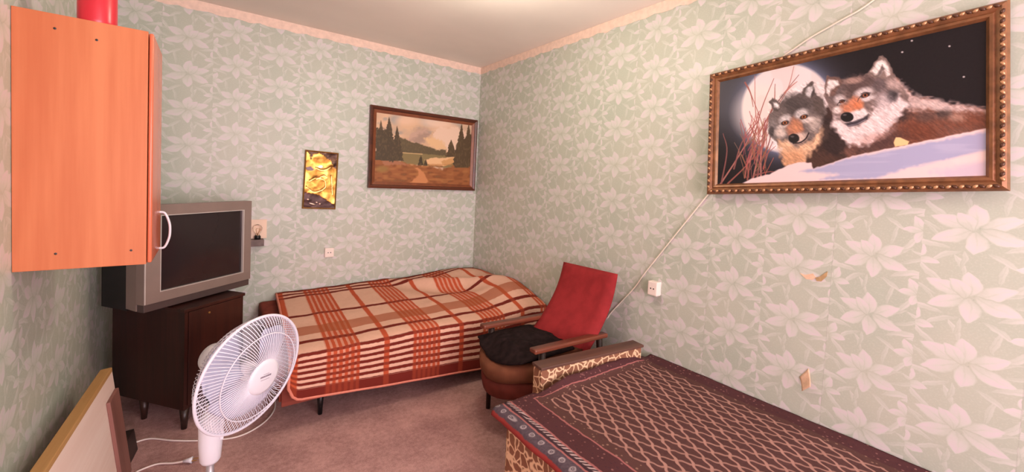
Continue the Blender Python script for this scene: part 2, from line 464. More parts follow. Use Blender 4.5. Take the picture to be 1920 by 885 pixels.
# ------------------------------------------------------------------ room shell
H = 2.5; XL = -2.6; YN = -5.7; T = 0.12
struct('floor', B(XL - T, T, YN - T, T, -0.1, 0), M['carpet'])
struct('ceiling', B(XL - T, T, YN - T, T, H, H + .1), M['ceiling'])
struct('wall_back', B(XL - T, T, 0, T, 0, H), M['paper_x'])
WR = struct('wall_right', B(0, T, YN - T, 0, 0, H), M['paper_y'])
struct('wall_left', B(XL - T, XL, YN - T, 0, 0, H), M['paper_y'])
wx0, wx1, wz0, wz1 = -2.45, -0.12, .75, 2.35
bm = bmesh.new()
box(bm, XL, wx0, YN - T, YN, 0, H); box(bm, wx1, 0, YN - T, YN, 0, H)
box(bm, wx0, wx1, YN - T, YN, 0, wz0); box(bm, wx0, wx1, YN - T, YN, wz1, H)
struct('wall_front', bm, M['paper_x'])
bm = bmesh.new()
for a in (wx0, wx1 - .06, (wx0 + wx1) / 2 - .03): box(bm, a, a + .06, YN - .09, YN - .03, wz0, wz1)
for a in (wz0, wz1 - .06): box(bm, wx0, wx1, YN - .09, YN - .03, a, a + .06)
win = struct('window_1', bm, M['white'])
obj('pane', B(wx0 + .05, wx1 - .05, YN - .063, YN - .058, wz0 + .05, wz1 - .05), M['pane'], win)
# paper border pasted round the top of the walls, ragged along its lower edge
def border(name, f, length):
    bm = bmesh.new(); n = int(length / .012); lo = []; hi = []
    for i in range(n + 1):
        s_ = i * length / n
        dz = .058 + .010 * abs(math.sin(s_ * 21)) + .012 * max(0, nz(s_ * 14, 3.1)) + .004 * nz(s_ * 60, 1)
        lo.append(bm.verts.new(f(s_, H - dz, .0016))); hi.append(bm.verts.new(f(s_, H - .001, .0016)))
    for i in range(n): bm.faces.new((lo[i], lo[i + 1], hi[i + 1], hi[i]))
    struct(name, bm, M['border'])
border('trim_1', lambda s_, z, d: (XL + s_, -d, z), 2.6)
border('trim_2', lambda s_, z, d: (-d, YN + s_, z), 5.7)
border('trim_3', lambda s_, z, d: (XL + d, YN + s_, z), 5.7)
# torn paper on the right wall
bm = bmesh.new()
prism(bm, [(-2.800, 1.052), (-2.822, 1.048), (-2.850, 1.060), (-2.862, 1.045), (-2.850, 1.032), (-2.826, 1.030)], -.0015, .0, 'yz')
obj('bare_patch', bm, M['tear'], WR)
bm = bmesh.new()
prism(bm, [(-2.860, 1.044), (-2.874, 1.050), (-2.902, 1.080), (-2.900, 1.058), (-2.882, 1.032), (-2.866, 1.030)], -.0025, .0, 'yz')
obj('glue_patch', bm, M['tear_dark'], WR)
def flap(u, v):
    y = -2.830 - .032 * u - .020 * v; z = .590 + .052 * u * (1 - .6 * v) - .050 * v * (1 - .3 * u)
    return (-.002 - .022 * (v ** 2) - .006 * u * v, y, z)
sheet('paper_flap', 6, 6, flap, lambda a, b: (a, b), M['tear'], WR, .0008)

# ------------------------------------------------------------------ orange wall cabinet
cab = thing('wall_cabinet', 'orange beech laminate wall cabinet hung on the left wall', 'cabinet', (XL, -1.65, 1.062))
cab_d, cab_w, cab_h = .300, .31, .779
obj('side_panel', B(.001, cab_d, 0, .016, 0, cab_h, bev=.0015), M['beech'], cab)
obj('side_panel', B(.001, cab_d, cab_w - .016, cab_w, 0, cab_h, bev=.0015), M['beech'], cab)
obj('top_panel', B(.001, cab_d, .017, cab_w - .017, cab_h - .018, cab_h - .002), M['beech'], cab)
obj('bottom_panel', B(.001, cab_d, .017, cab_w - .017, .002, .018), M['beech'], cab)
obj('shelf', B(.008, cab_d - .02, .017, cab_w - .017, .39, .406), M['beech'], cab)
obj('back_panel', B(.001, .005, .017, cab_w - .017, .019, cab_h - .019), M['dark_board'], cab)
door = obj('door', B(cab_d + .002, cab_d + .014, .001, cab_w - .002, .004, cab_h - .004, bev=.0055, seg=3), M['beech_door'], cab, True)
bm = bmesh.new()
hy = cab_w - .045
tube(bm, spline([(cab_d + .012, hy, .155), (cab_d + .030, hy, .150), (cab_d + .043, hy, .115), (cab_d + .046, hy, .083), (cab_d + .043, hy, .050), (cab_d + .030, hy, .016), (cab_d + .012, hy, .012)], 6), .0042, 8)
obj('handle', bm, M['white'], door, True)
for px, pz in ((.088, .735), (.178, .722), (.262, .05), (.09, .05)):
    bm = lathe(bmesh.new(), [(.0035, 0), (.0035, .0012), (.002, .0016)], 12, Matrix.Translation((px, 0, pz)) @ Matrix.Rotation(PI / 2, 4, 'X'))
    obj('screw', bm, M['black'], cab)
tin = thing('canister', 'round red canister standing on top of the orange wall cabinet', 'canister', (-2.435, -1.555, 1.062 + cab_h))
bm = lathe(bmesh.new(), [(.044, 0), (.047, .004), (.048, .02), (.048, .135), (.046, .14)], 40)
obj('body', bm, M['red_tin'], tin, True)
bm = lathe(bmesh.new(), [(.050, .141), (.050, .158), (.046, .163), (.012, .165)], 40)
obj('lid', bm, M['red_tin'], tin, True)

# ------------------------------------------------------------------ television and its cabinet
tvc = thing('side_cabinet', 'dark mahogany cabinet on legs under the television in the corner', 'cabinet', (-2.225, -.795, 0), math.radians(39))
cw, cd, zt, zb = .345, .52, .655, .112           # local x = along the front, local y = depth
obj('top_panel', B(-.008, cw + .008, -.008, cd, zt - .018, zt, bev=.003), M['dark_wood'], tvc)
obj('side_panel', B(0, .018, 0, cd, zb, zt - .018), M['dark_wood'], tvc)
obj('side_panel', B(cw - .018, cw, 0, cd, zb, zt - .018), M['dark_wood'], tvc)
obj('bottom_panel', B(.018, cw - .018, .004, cd, zb, zb + .018), M['dark_wood'], tvc)
obj('back_panel', B(.018, cw - .018, cd - .006, cd, zb + .018, zt - .018), M['dark_wood'], tvc)
dr = obj('door', B(.020, cw - .020, -.004, .014, zb + .02, zt - .021, bev=.002), M['dark_wood'], tvc)
obj('lock', lathe(bmesh.new(), [(.006, 0), (.006, .003), (.003, .004)], 14, Matrix.Translation((.13, -.004, .60)) @ Matrix.Rotation(PI / 2, 4, 'X')), M['brass'], dr)
for lx, ly in ((.022, .022), (cw - .022, .022), (.022, .31), (cw - .022, .31)):
    obj('leg', lathe(bmesh.new(), [(.013, 0), (.022, zb)], 14, Matrix.Translation((lx, ly, 0))), M['dark_leg'], tvc, True)
tv = thing('television', 'silver grey tube television with dark screen on the mahogany cabinet', 'television', (-2.383, -.822, .6555), math.radians(40.2))
tw, th = .617, .545
def ring(bm, a, b, y0, y1):
    """rectangular frame between outer rectangle a and inner b = (x0,x1,z0,z1)"""
    A = [(a[0], a[2]), (a[1], a[2]), (a[1], a[3]), (a[0], a[3])]; Bq = [(b[0], b[2]), (b[1], b[2]), (b[1], b[3]), (b[0], b[3])]
    v = {}
    for key, q, y in (('af', A, y0), ('bf', Bq, y0), ('ab', A, y1), ('bb', Bq, y1)):
        v[key] = [bm.verts.new((p[0], y, p[1])) for p in q]
    for i in range(4):
        j = (i + 1) % 4
        bm.faces.new((v['af'][i], v['af'][j], v['bf'][j], v['bf'][i])); bm.faces.new((v['ab'][i], v['bb'][i], v['bb'][j], v['ab'][j]))
        bm.faces.new((v['af'][i], v['ab'][i], v['ab'][j], v['af'][j])); bm.faces.new((v['bf'][i], v['bf'][j], v['bb'][j], v['bb'][i]))
    return bm
sx0, sx1, sz0, sz1 = .075, .565, .098, .492
obj('front_frame', ring(bmesh.new(), (0, tw, .048, th), (sx0, sx1, sz0, sz1), 0, .05), M['tv_silver'], tv)
obj('lower_strip', B(.004, tw - .004, .006, .05, .008, .0475, bev=.004), M['tv_lip'], tv)
obj('screen_trim', ring(bmesh.new(), (sx0, sx1, sz0, sz1), (sx0 + .004, sx1 - .006, sz0 + .004, sz1 - .004), -.001, .012), M['tv_rim'], tv)
def scr(u, v):
    x = sx0 + .004 + u * (sx1 - sx0 - .010); z = sz0 + .004 + v * (sz1 - sz0 - .008)
    return (x, .012 - .008 * (1 - (2 * u - 1) ** 2) * (1 - (2 * v - 1) ** 2), z)
sheet('screen', 14, 10, scr, lambda a, b: (a, b), M['screen'], tv)
def taper(bm, r0, y0, r1, y1):
    a = [bm.verts.new((x, y0, z)) for x, z in ((r0[0], r0[2]), (r0[1], r0[2]), (r0[1], r0[3]), (r0[0], r0[3]))]
    b = [bm.verts.new((x, y1, z)) for x, z in ((r1[0], r1[2]), (r1[1], r1[2]), (r1[1], r1[3]), (r1[0], r1[3]))]
    bm.faces.new(a); bm.faces.new(b[::-1])
    for i in range(4): bm.faces.new((a[i], a[(i + 1) % 4], b[(i + 1) % 4], b[i]))
    return bm
obj('side_shell', taper(bmesh.new(), (.0, tw, .012, th - .001), .051, (.012, tw - .012, .014, th - .008), .135), M['tv_silver'], tv)
obj('rear_shell', taper(bmesh.new(), (.018, tw - .018, .0, th - .015), .136, (.03, tw - .12, .0, .40), .33), M['black'], tv)
obj('silver_line', B(.001, .006, -.003, .0, .05, th - .01), M['tv_rim'], tv)

# ------------------------------------------------------------------ lamp bracket on the back wall, sockets
lp = thing('wall_lamp', 'bare bulb on a small grey shelf with cream back plate beside the television', 'lamp', (-1.84, 0, .86))
obj('back_plate', B(-.075, .055, -.008, 0, .040, .178, bev=.002), M['back_plate'], lp)
obj('shelf', B(-.075, .035, -.065, 0, -.010, .038, bev=.003), M['shelf_grey'], lp)
obj('bulb_holder', lathe(bmesh.new(), [(.020, .038), (.020, .060), (.016, .066)], 20, Matrix.Translation((-.004, -.036, 0))), M['black'], lp, True)
bm = lathe(bmesh.new(), [(.012, .066), (.013, .078), (.020, .090), (.028, .106), (.029, .120), (.022, .136), (.010, .144), (.002, .146)], 24, Matrix.Translation((-.004, -.036, 0)))
bulb = obj('bulb', bm, M['glass'], lp, True)
obj('filament', tube(bmesh.new(), spline([(-.004, -.036, .068), (-.012, -.036, .11), (-.004, -.036, .116), (.004, -.036, .11), (-.004, -.036, .069)], 4), .0012, 6), M['brass'], bulb, True)

def socket(loc, rz, label, depth=.018, w=.07, h=.075):
    s_ = thing('wall_socket', label, 'socket', loc, rz)
    obj('housing', B(-w / 2, w / 2, -depth, 0, -h / 2, h / 2, bev=.006), M['ivory'], s_)
    for dx in (-.0095, .0095):
        obj('contact_hole', lathe(bmesh.new(), [(.004, 0), (.004, .0015)], 14, Matrix.Translation((dx, -depth + .0006, 0)) @ Matrix.Rotation(PI / 2, 4, 'X')), M['black'], s_)
    return s_
socket((-1.35, 0, .765), 0, 'small white square wall socket above the plaid covered sofa bed')
socket((0, -2.085, .815), -PI / 2, 'white box socket on the right wall beside the slanting cord', .045, .062, .082)

# ------------------------------------------------------------------ numpy painting helpers
def poly_sd(X, Y, P):
    """signed distance (negative inside) to a polygon"""
    P = np.array(P, float); d = np.full(X.shape, 1e9); ins = np.zeros(X.shape, bool); n = len(P)
    for i in range(n):
        a, b = P[i], P[(i + 1) % n]; e = b - a; L = (e ** 2).sum() + 1e-9
        t = np.clip(((X - a[0]) * e[0] + (Y - a[1]) * e[1]) / L, 0, 1)
        d = np.minimum(d, np.hypot(X - a[0] - t * e[0], Y - a[1] - t * e[1]))
        c = ((a[1] > Y) != (b[1] > Y)) & (X < e[0] * (Y - a[1]) / (e[1] if abs(e[1]) > 1e-9 else 1e-9) + a[0])
        ins ^= c
    return np.where(ins, -d, d)
def vnoise(X, Y, sx, sy, seed):
    r = np.random.default_rng(seed); T_ = r.random((256, 256))
    x = X / sx; y = Y / sy; xi = np.floor(x).astype(int); yi = np.floor(y).astype(int)
    fx = x - xi; fy = y - yi; fx = fx * fx * (3 - 2 * fx); fy = fy * fy * (3 - 2 * fy)
    g_ = lambda a, b: T_[a % 256, b % 256]
    return (g_(xi, yi) * (1 - fx) + g_(xi + 1, yi) * fx) * (1 - fy) + (g_(xi, yi + 1) * (1 - fx) + g_(xi + 1, yi + 1) * fx) * fy
def homog(src, dst):
    A = []; b = []
    for (x, y), (u, v) in zip(src, dst):
        A += [[x, y, 1, 0, 0, 0, -u * x, -u * y], [0, 0, 0, x, y, 1, -v * x, -v * y]]; b += [u, v]
    return np.append(np.linalg.solve(np.array(A, float), np.array(b, float)), 1).reshape(3, 3)
class Paint:
    """canvas sampled on a grid; drawing units are free, given by the canvas corners TL TR BR BL"""
    def __init__(s, nu, nv, corners):
        s.nu, s.nv = nu, nv
        Hm = homog([(0, 1), (1, 1), (1, 0), (0, 0)], corners)
        U, V = np.meshgrid(np.linspace(0, 1, nu), np.linspace(0, 1, nv))
        q = np.stack([U, V, np.ones_like(U)], -1) @ Hm.T
        s.U, s.V = U, V
        s.X, s.Y = q[..., 0] / q[..., 2], q[..., 1] / q[..., 2]
        s.c = np.zeros((nv, nu, 3))
        s.wob = None
    def lay(s, mask, col):
        m = np.clip(mask, 0, 1)[..., None]; s.c = s.c * (1 - m) + np.asarray(col, float) * m
    def poly(s, P, col, soft=4, rag=0.0, k=1.0, seed=1, rs=(14, 14)):
        d = poly_sd(s.X, s.Y, P)
        if rag: d = d + rag * (vnoise(s.X, s.Y, *rs, seed) - .5) * 2
        s.lay(k * np.clip(.5 - d / (2 * soft), 0, 1), col)
    def ell(s, cx, cy, rx, ry, col, ang=0.0, soft=.2, k=1.0, rag=0.0, seed=2):
        dx, dy = s.X - cx, s.Y - cy; ca, sa = math.cos(ang), math.sin(ang)
        r = np.hypot((dx * ca + dy * sa) / rx, (-dx * sa + dy * ca) / ry)
        if rag: r = r + rag * (vnoise(s.X, s.Y, 9, 9, seed) - .5) * 2
        s.lay(k * np.clip((1 - r) / soft + .5, 0, 1), col)
    def line(s, pts, w, col, k=1.0, w2=None):
        pts = [tuple(p)[:2] for p in spline([(p[0], p[1], 0) for p in pts], 6)] if len(pts) > 2 else pts
        best = np.zeros(s.X.shape); n = len(pts) - 1; w2 = w if w2 is None else w2
        for i in range(n):
            a, b = np.array(pts[i]), np.array(pts[i + 1]); e = b - a
            t = np.clip(((s.X - a[0]) * e[0] + (s.Y - a[1]) * e[1]) / ((e ** 2).sum() + 1e-9), 0, 1)
            d = np.hypot(s.X - a[0] - t * e[0], s.Y - a[1] - t * e[1]); ww = w + (w2 - w) * (i / n)
            best = np.maximum(best, np.clip(.5 + (ww / 2 - d) / 1.6, 0, 1))
        s.lay(best * k, col)
    def mesh(s, name, w, h, m, parent, depth=None):
        """plane in local xz, facing -y, origin at its lower left corner"""
        nu, nv = s.nu, s.nv
        vs = np.zeros((nv, nu, 3)); vs[..., 0] = s.U * w; vs[..., 2] = s.V * h
        if depth is not None: vs[..., 1] = -depth
        i = np.arange(nu * nv).reshape(nv, nu)
        f = np.stack([i[:-1, :-1], i[:-1, 1:], i[1:, 1:], i[1:, :-1]], -1).reshape(-1, 4)
        me = bpy.data.meshes.new(name)
        me.vertices.add(nu * nv); me.vertices.foreach_set('co', vs.ravel())
        me.loops.add(f.size); me.loops.foreach_set('vertex_index', f.ravel().astype(np.int32))
        me.polygons.add(len(f)); me.polygons.foreach_set('loop_start', np.arange(0, f.size, 4, dtype=np.int32))
        me.update(calc_edges=True)
        if depth is not None: me.polygons.foreach_set('use_smooth', [True] * len(me.polygons))
        at = me.color_attributes.new('paint', 'FLOAT_COLOR', 'POINT')
        c = np.clip(s.c / 255.0, 0, 1); lin = np.where(c <= .04045, c / 12.92, ((c + .055) / 1.055) ** 2.4)
        at.data.foreach_set('color', np.concatenate([lin, np.ones((nv, nu, 1))], -1).astype(np.float32).ravel())
        me.materials.append(m)
        o = bpy.data.objects.new(name, me); COL.objects.link(o); o.parent = parent
        return o

def moulding(parent, name, w, h, prof, m):
    """four mitred frame rails; prof = list of (inset from outer edge, forward) ; local xz plane facing -y"""
    for side in range(4):
        bm = bmesh.new(); P = []
        for ins, fw in prof:
            c = [(ins, ins), (w - ins, ins), (w - ins, h - ins), (ins, h - ins)]
            a, b = c[side], c[(side + 1) % 4]
            P.append((bm.verts.new((a[0], -fw, a[1])), bm.verts.new((b[0], -fw, b[1]))))
        n = len(P)
        for i in range(n):
            q, r = P[i], P[(i + 1) % n]; bm.faces.new((q[0], q[1], r[1], r[0]))
        bm.faces.new([p[0] for p in P]); bm.faces.new([p[1] for p in P][::-1])
        obj(name, bm, m, parent)

# ------------------------------------------------------------------ landscape picture
lw, lh = 1.035, .688
land = thing('landscape_painting', 'brown framed mountain and spruce landscape hung at the corner of the back wall', 'painting', (-1.065, -.004, 1.293))
moulding(land, 'frame_rail', lw, lh, [(0, 0), (0, .028), (.012, .034), (.028, .026), (.03, 0)], M['landscape_frame'])
moulding(land, 'inner_slip', lw, lh, [(.030, .004), (.030, .022), (.055, .014), (.057, .004)], M['landscape_slip'])
P = Paint(300, 200, [(158, 145), (1003, 262), (1000, 770), (135, 752)])
X, Y = P.X, P.Y
P.c[:] = (196, 166, 140)
P.lay(vnoise(X, Y, 90, 60, 1) * 1.2 - .2, (222, 184, 150)); P.lay(np.clip(vnoise(X, Y, 60, 40, 2) * 3 - 2.0, 0, .6), (150, 146, 142))
P.ell(350, 215, 75, 40, (158, 155, 150), .2, .9, .9); P.ell(640, 235, 90, 35, (166, 160, 154), .1, .9, .8)
P.ell(450, 250, 100, 60, (214, 178, 144), 0, .8); P.ell(780, 300, 130, 55, (216, 180, 150), .2, .8)
P.ell(575, 310, 80, 34, (164, 140, 126), .2, .9, .6, .2)
P.poly([(380, 370), (470, 350), (540, 330), (610, 355), (700, 300), (790, 330), (880, 300), (1000, 380), (1000, 500), (380, 480)], (206, 170, 138), 10, 12)
P.poly([(640, 420), (690, 300), (740, 275), (800, 290), (860, 270), (930, 300), (1000, 350), (1000, 470), (790, 466), (700, 455)], (226, 196, 172), 9, 14)
P.poly([(430, 390), (480, 330), (540, 300), (600, 290), (640, 330), (600, 400), (560, 425)], (190, 158, 140), 9, 14, .85)
P.ell(700, 240, 140, 36, (232, 202, 178), .1, .9, .8); P.ell(430, 215, 90, 40, (226, 192, 164), 0, .9, .8)
P.poly([(560, 330), (640, 330), (600, 400), (520, 420), (470, 390)], (156, 132, 118), 14, 10, .7)
P.poly([(585, 370), (660, 360), (760, 400), (790, 460), (700, 465), (640, 430)], (222, 184, 140), 9, 10)
P.poly([(340, 350), (400, 370), (480, 402), (560, 420), (640, 445), (700, 470), (790, 466), (790, 530), (380, 500)], (96, 84, 62), 4, 6, 1, 3)
P.poly([(380, 488), (800, 520), (1000, 540), (1000, 640), (380, 590)], (132, 116, 78), 4, 4)
P.line([(385, 494), (440, 498), (520, 503), (575, 506)], 7, (200, 168, 120))
P.poly([(600, 556), (680, 535), (770, 540), (862, 526), (864, 575), (800, 598), (740, 616), (650, 606), (615, 590)], (224, 182, 136), 4, 5)
P.poly([(740, 565), (862, 535), (862, 580), (780, 606)], (190, 140, 84), 6, 6, .7)
P.poly([(130, 560), (240, 545), (400, 575), (480, 600), (640, 612), (760, 640), (860, 600), (1010, 610), (1010, 790), (120, 780)], (150, 94, 56), 6, 8)
P.lay(np.clip(vnoise(X, Y, 46, 18, 4) * 2.2 - 1, 0, .6) * (Y > 600), (118, 70, 40)); P.lay(np.clip(vnoise(X, Y, 60, 22, 6) * 2.2 - 1.2, 0, .5) * (Y > 590), (178, 122, 72))
P.ell(210, 640, 60, 30, (150, 118, 66), 0, .8, .8)
P.poly([(200, 560), (260, 545), (400, 580), (450, 605), (330, 600), (230, 605)], (164, 112, 84), 6, 6, .9)
P.poly([(508, 628), (545, 625), (600, 680), (640, 745), (600, 778), (455, 772), (540, 690), (545, 655)], (196, 132, 86), 6, 5)
def spruce(cx, top, bot, hw, col):
    h_ = np.clip((Y - top) / (bot - top), 0, 1); wd = hw * h_ ** .85 * (.72 + .5 * vnoise(X * 0 + (X > cx) * 50, Y, 30, 11, int(cx)))
    P.lay(np.clip((wd - np.abs(X - cx)) / 4 + .5, 0, 1) * (Y > top) * np.clip((bot - Y) / 6 + .5, 0, 1), col)
tc = (78, 66, 50)
P.poly([(140, 285), (240, 290), (330, 400), (395, 470), (390, 555), (300, 570), (150, 545)], tc, 6, 14)
for a in ((198, 212, 560, 62), (273, 185, 565, 72), (345, 262, 565, 62)): spruce(*a, tc)
P.poly([(870, 420), (1010, 330), (1010, 600), (870, 622)], (80, 66, 48), 6, 14)
for a in ((915, 248, 620, 66), (975, 245, 610, 56), (828, 380, 528, 46)): spruce(*a, (84, 68, 48))
for a in ((563, 515, 602, 26), (607, 545, 606, 17)): spruce(*a, (70, 60, 44))
P.lay(np.clip(vnoise(X, Y, 8, 14, 8) * 2 - 1.2, 0, .35) * (P.c.sum(-1) < 260), (120, 100, 70))
place(P.mesh('canvas', lw - .108, lh - .108, M['print_matt'], land), (.054, -.010, .054))
obj('backing', B(.02, lw - .02, -.004, 0, .02, lh - .02), M['dark_board'], land)

# ------------------------------------------------------------------ gold relief picture
gw, gh = .242, .452
gold = thing('relief_picture', 'small gold foil relief picture hanging on the back wall', 'picture', (-1.555, -.002, 1.118))
gold.rotation_euler = (0, math.radians(1.6), 0)
moulding(gold, 'frame_rail', gw, gh, [(0, 0), (0, .014), (.004, .018), (.010, .013), (.010, 0)], M['brass'])
P = Paint(90, 160, [(158, 145), (525, 150), (540, 765), (178, 780)])
X, Y = P.X, P.Y
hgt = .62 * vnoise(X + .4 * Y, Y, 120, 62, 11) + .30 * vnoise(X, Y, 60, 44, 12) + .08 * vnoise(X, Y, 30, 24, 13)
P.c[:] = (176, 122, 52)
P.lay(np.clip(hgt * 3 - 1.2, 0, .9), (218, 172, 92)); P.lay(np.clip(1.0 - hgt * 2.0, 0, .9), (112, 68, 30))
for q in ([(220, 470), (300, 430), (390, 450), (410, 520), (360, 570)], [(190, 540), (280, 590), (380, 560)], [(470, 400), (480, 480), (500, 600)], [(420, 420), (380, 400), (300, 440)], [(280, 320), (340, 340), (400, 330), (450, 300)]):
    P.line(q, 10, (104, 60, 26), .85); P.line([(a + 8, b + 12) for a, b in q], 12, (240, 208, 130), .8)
P.ell(340, 310, 26, 16, (255, 240, 200), 0, .6)
dkc = (62, 42, 40)
P.poly([(150, 140), (530, 140), (535, 330), (490, 300), (450, 225), (380, 190), (310, 155), (240, 180), (215, 240), (200, 170)], dkc, 6, 10, .9)
P.poly([(170, 330), (225, 315), (270, 345), (250, 365), (180, 360)], (70, 56, 66), 6, 6, .9)
P.poly([(160, 605), (260, 620), (340, 630), (420, 665), (500, 715), (550, 720), (545, 790), (165, 790)], dkc, 5, 5)
for a in ((225, 688, 14, 8), (330, 715, 12, 7), (280, 735, 34, 8), (368, 728, 9, 8)): P.ell(*a, (190, 160, 140), .2, .6)
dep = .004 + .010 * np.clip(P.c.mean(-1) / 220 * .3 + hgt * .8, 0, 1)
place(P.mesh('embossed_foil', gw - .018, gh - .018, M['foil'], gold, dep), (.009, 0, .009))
obj('backing', B(.004, gw - .004, -.003, 0, .004, gh - .004), M['dark_board'], gold)

# ------------------------------------------------------------------ big wolf picture
ww, wh = 1.004, .630
wolf = thing('wolf_picture', 'large gilt framed picture of two wolves under a full moon on the right wall', 'picture')
rot = .0637; lean = -.0422
ux = Vector((0, -math.cos(rot), math.sin(rot)))
v0 = Vector((0, math.sin(rot), math.cos(rot))); uz = v0 * math.cos(lean) + Vector((-1, 0, 0)) * math.sin(lean)
uy = uz.cross(ux)
mm = Matrix.Identity(4)
for i in range(3): mm[i][0] = ux[i]; mm[i][1] = uy[i]; mm[i][2] = uz[i]
mm.translation = Vector((-.0365, -2.3776, 1.3807))
wolf.matrix_world = mm
FW = .052
moulding(wolf, 'frame_rail', ww, wh, [(0, .0), (0, .014), (.006, .024), (.016, .029), (.026, .022), (.030, .019), (.036, .023), (.044, .021), (FW, .010), (FW, .0)], M['gilt'])
# carved beads and leaves along the rails
bm0 = bmesh.new(); bmesh.ops.create_icosphere(bm0, subdivisions=1, radius=1.0)
bmesh.ops.transform(bm0, matrix=Matrix.Diagonal((.0105, .006, .0062, 1)), verts=bm0.verts[:])
leaf_me = bpy.data.meshes.new('carved_leaf'); bm0.to_mesh(leaf_me); bm0.free(); leaf_me.materials.append(M['gilt_light'])
leaf_me.polygons.foreach_set('use_smooth', [True] * len(leaf_me.polygons))
dark_me = leaf_me.copy(); dark_me.materials.clear(); dark_me.materials.append(M['gilt_dark'])
def leaves(a, b, n, rz):
    for i in range(n):
        t = (i + .5) / n
        p = (a[0] + (b[0] - a[0]) * t, -.027, a[1] + (b[1] - a[1]) * t)
        o = bpy.data.objects.new('carved_leaf', leaf_me if i % 2 == 0 else dark_me); COL.objects.link(o); o.parent = wolf
        o.location = p; o.rotation_euler = (0, rz + (.5 if i % 2 else -.5), 0)
leaves((.02, .015), (ww - .02, .015), 62, 0); leaves((.02, wh - .015), (ww - .02, wh - .015), 62, 0)
leaves((.015, .03), (.015, wh - .03), 36, PI / 2); leaves((ww - .015, .03), (ww - .015, wh - .03), 36, PI / 2)
P = Paint(660, 380, [(112, 325), (1275, 72), (1277, 765), (106, 790)])
X, Y = P.X, P.Y
fur = lambda a, b, sd: vnoise(X * .8 + Y * .6, Y * .8 - X * .6, a, b, sd)
P.c[:] = (24, 19, 23)
P.lay(np.clip((330 - X) / 260, 0, 1) * np.clip((620 - Y) / 200, 0, .8), (86, 84, 92))
r = np.hypot(X - 412, Y - 450)
P.lay(np.exp(-np.clip(r - 195, 0, 999) / 48) * .85, (132, 140, 172))
P.lay(np.clip((200 - r) / 14 + .5, 0, 1), (236, 224, 226))
P.lay(np.clip((150 - np.hypot(X - 300, Y - 470)) / 120, 0, .4), (250, 236, 222)); P.lay(np.clip(vnoise(X, Y, 60, 60, 3) * 2 - 1, 0, .25) * (r < 200), (218, 196, 190))
for a in ((1115, 185), (1177, 323), (953, 157), (912, 207)): P.ell(*a, 5, 4, (200, 190, 190), 0, .8)
tw_ = [[(240, 770), (265, 600), (300, 450), (352, 315)], [(262, 780), (290, 620), (272, 450), (268, 300)], [(280, 780), (310, 600), (335, 480), (400, 380), (462, 300)],
       [(228, 760), (252, 640), (310, 560), (240, 350)], [(120, 790), (190, 680), (250, 570), (275, 470)], [(125, 785), (148, 640), (130, 560)], [(150, 790), (240, 700), (320, 590)],
       [(300, 775), (300, 640), (322, 520), (410, 370), (440, 262)], [(270, 750), (340, 735), (390, 745)], [(290, 560), (350, 440), (358, 340)], [(246, 690), (290, 560), (255, 480)],
       [(300, 690), (335, 600), (345, 520)], [(225, 330), (250, 380), (262, 440)], [(400, 380), (430, 350), (455, 330)], [(180, 720), (215, 600), (290, 500)], [(310, 720), (330, 650), (350, 600)]]
for i, q in enumerate(tw_): P.line(q, 7.5, [(158, 92, 84), (184, 120, 112), (140, 86, 84)][i % 3], .9, 2.5)
rr = np.random.default_rng(9)
for i in range(70):
    x0 = rr.uniform(215, 325); y0 = rr.uniform(560, 785); P.line([(x0, y0), (x0 + rr.uniform(-45, 55), y0 - rr.uniform(30, 120))], 3.0, (rr.uniform(130, 190), rr.uniform(72, 112), rr.uniform(66, 96)), .8)
# smaller wolf
P.poly([(395, 640), (385, 680), (400, 715), (520, 730), (700, 690), (700, 600), (640, 480), (590, 440), (560, 470)], (62, 44, 40), 8, 10)
P.poly([(470, 720), (490, 660), (560, 610), (600, 560), (690, 640), (700, 690), (560, 730)], (78, 54, 46), 14, 14, .8)
P.poly([(334, 420), (346, 403), (376, 430), (410, 410), (478, 385), (496, 343), (520, 333), (538, 392), (572, 412), (584, 470), (572, 560), (520, 612), (450, 640), (400, 640), (362, 600), (334, 565), (330, 500), (345, 455)], (112, 100, 98), 4, 7)
P.poly([(380, 615), (372, 590), (420, 600), (450, 630), (520, 600), (570, 530), (600, 520), (590, 590), (520, 650), (480, 720), (400, 705), (390, 670)], (228, 184, 150), 10, 9)
P.poly([(385, 650), (430, 640), (500, 645), (480, 720), (405, 712)], (206, 150, 112), 14, 9, .8)
P.poly([(425, 440), (460, 430), (470, 470), (448, 500), (430, 480)], (80, 70, 70), 9, 6, .8); P.ell(455, 430, 70, 42, (74, 66, 66), .1, .7, .9, .15); P.ell(552, 440, 26, 46, (84, 72, 68), -.2, .8, .8, .2)
P.ell(352, 540, 22, 40, (128, 120, 120), 0, .8, .8, .2); P.ell(345, 555, 10, 22, (66, 58, 60), 0, .8, .8, .2)
P.ell(385, 560, 26, 22, (226, 208, 198), 0, .8, .8); P.ell(530, 520, 32, 34, (214, 196, 186), 0, .8, .7, .2)
P.ell(404, 500, 27, 20, (208, 200, 200), -.4, .7, .95); P.ell(474, 476, 30, 22, (206, 198, 198), -.4, .7, .95)
P.ell(500, 505, 30, 12, (220, 206, 200), -.2, .7, .9); P.ell(395, 530, 26, 10, (216, 202, 196), -.2, .7, .9)
P.poly([(412, 540), (425, 505), (440, 490), (462, 500), (490, 545), (470, 575), (420, 570)], (178, 122, 100), 9, 5)
P.poly([(428, 540), (445, 500), (470, 520), (482, 545), (450, 560)], (198, 134, 98), 8, 4, .8)
P.ell(462, 586, 42, 22, (206, 182, 170), -.35, .6)
P.ell(443, 586, 24, 21, (34, 28, 30), .1, .2); P.ell(436, 578, 8, 4, (110, 104, 106), 0, .8, .7)
P.line([(440, 608), (470, 605), (495, 588), (508, 563)], 6, (52, 40, 42)); P.line([(440, 614), (475, 611), (500, 594)], 4, (150, 120, 110), .8)
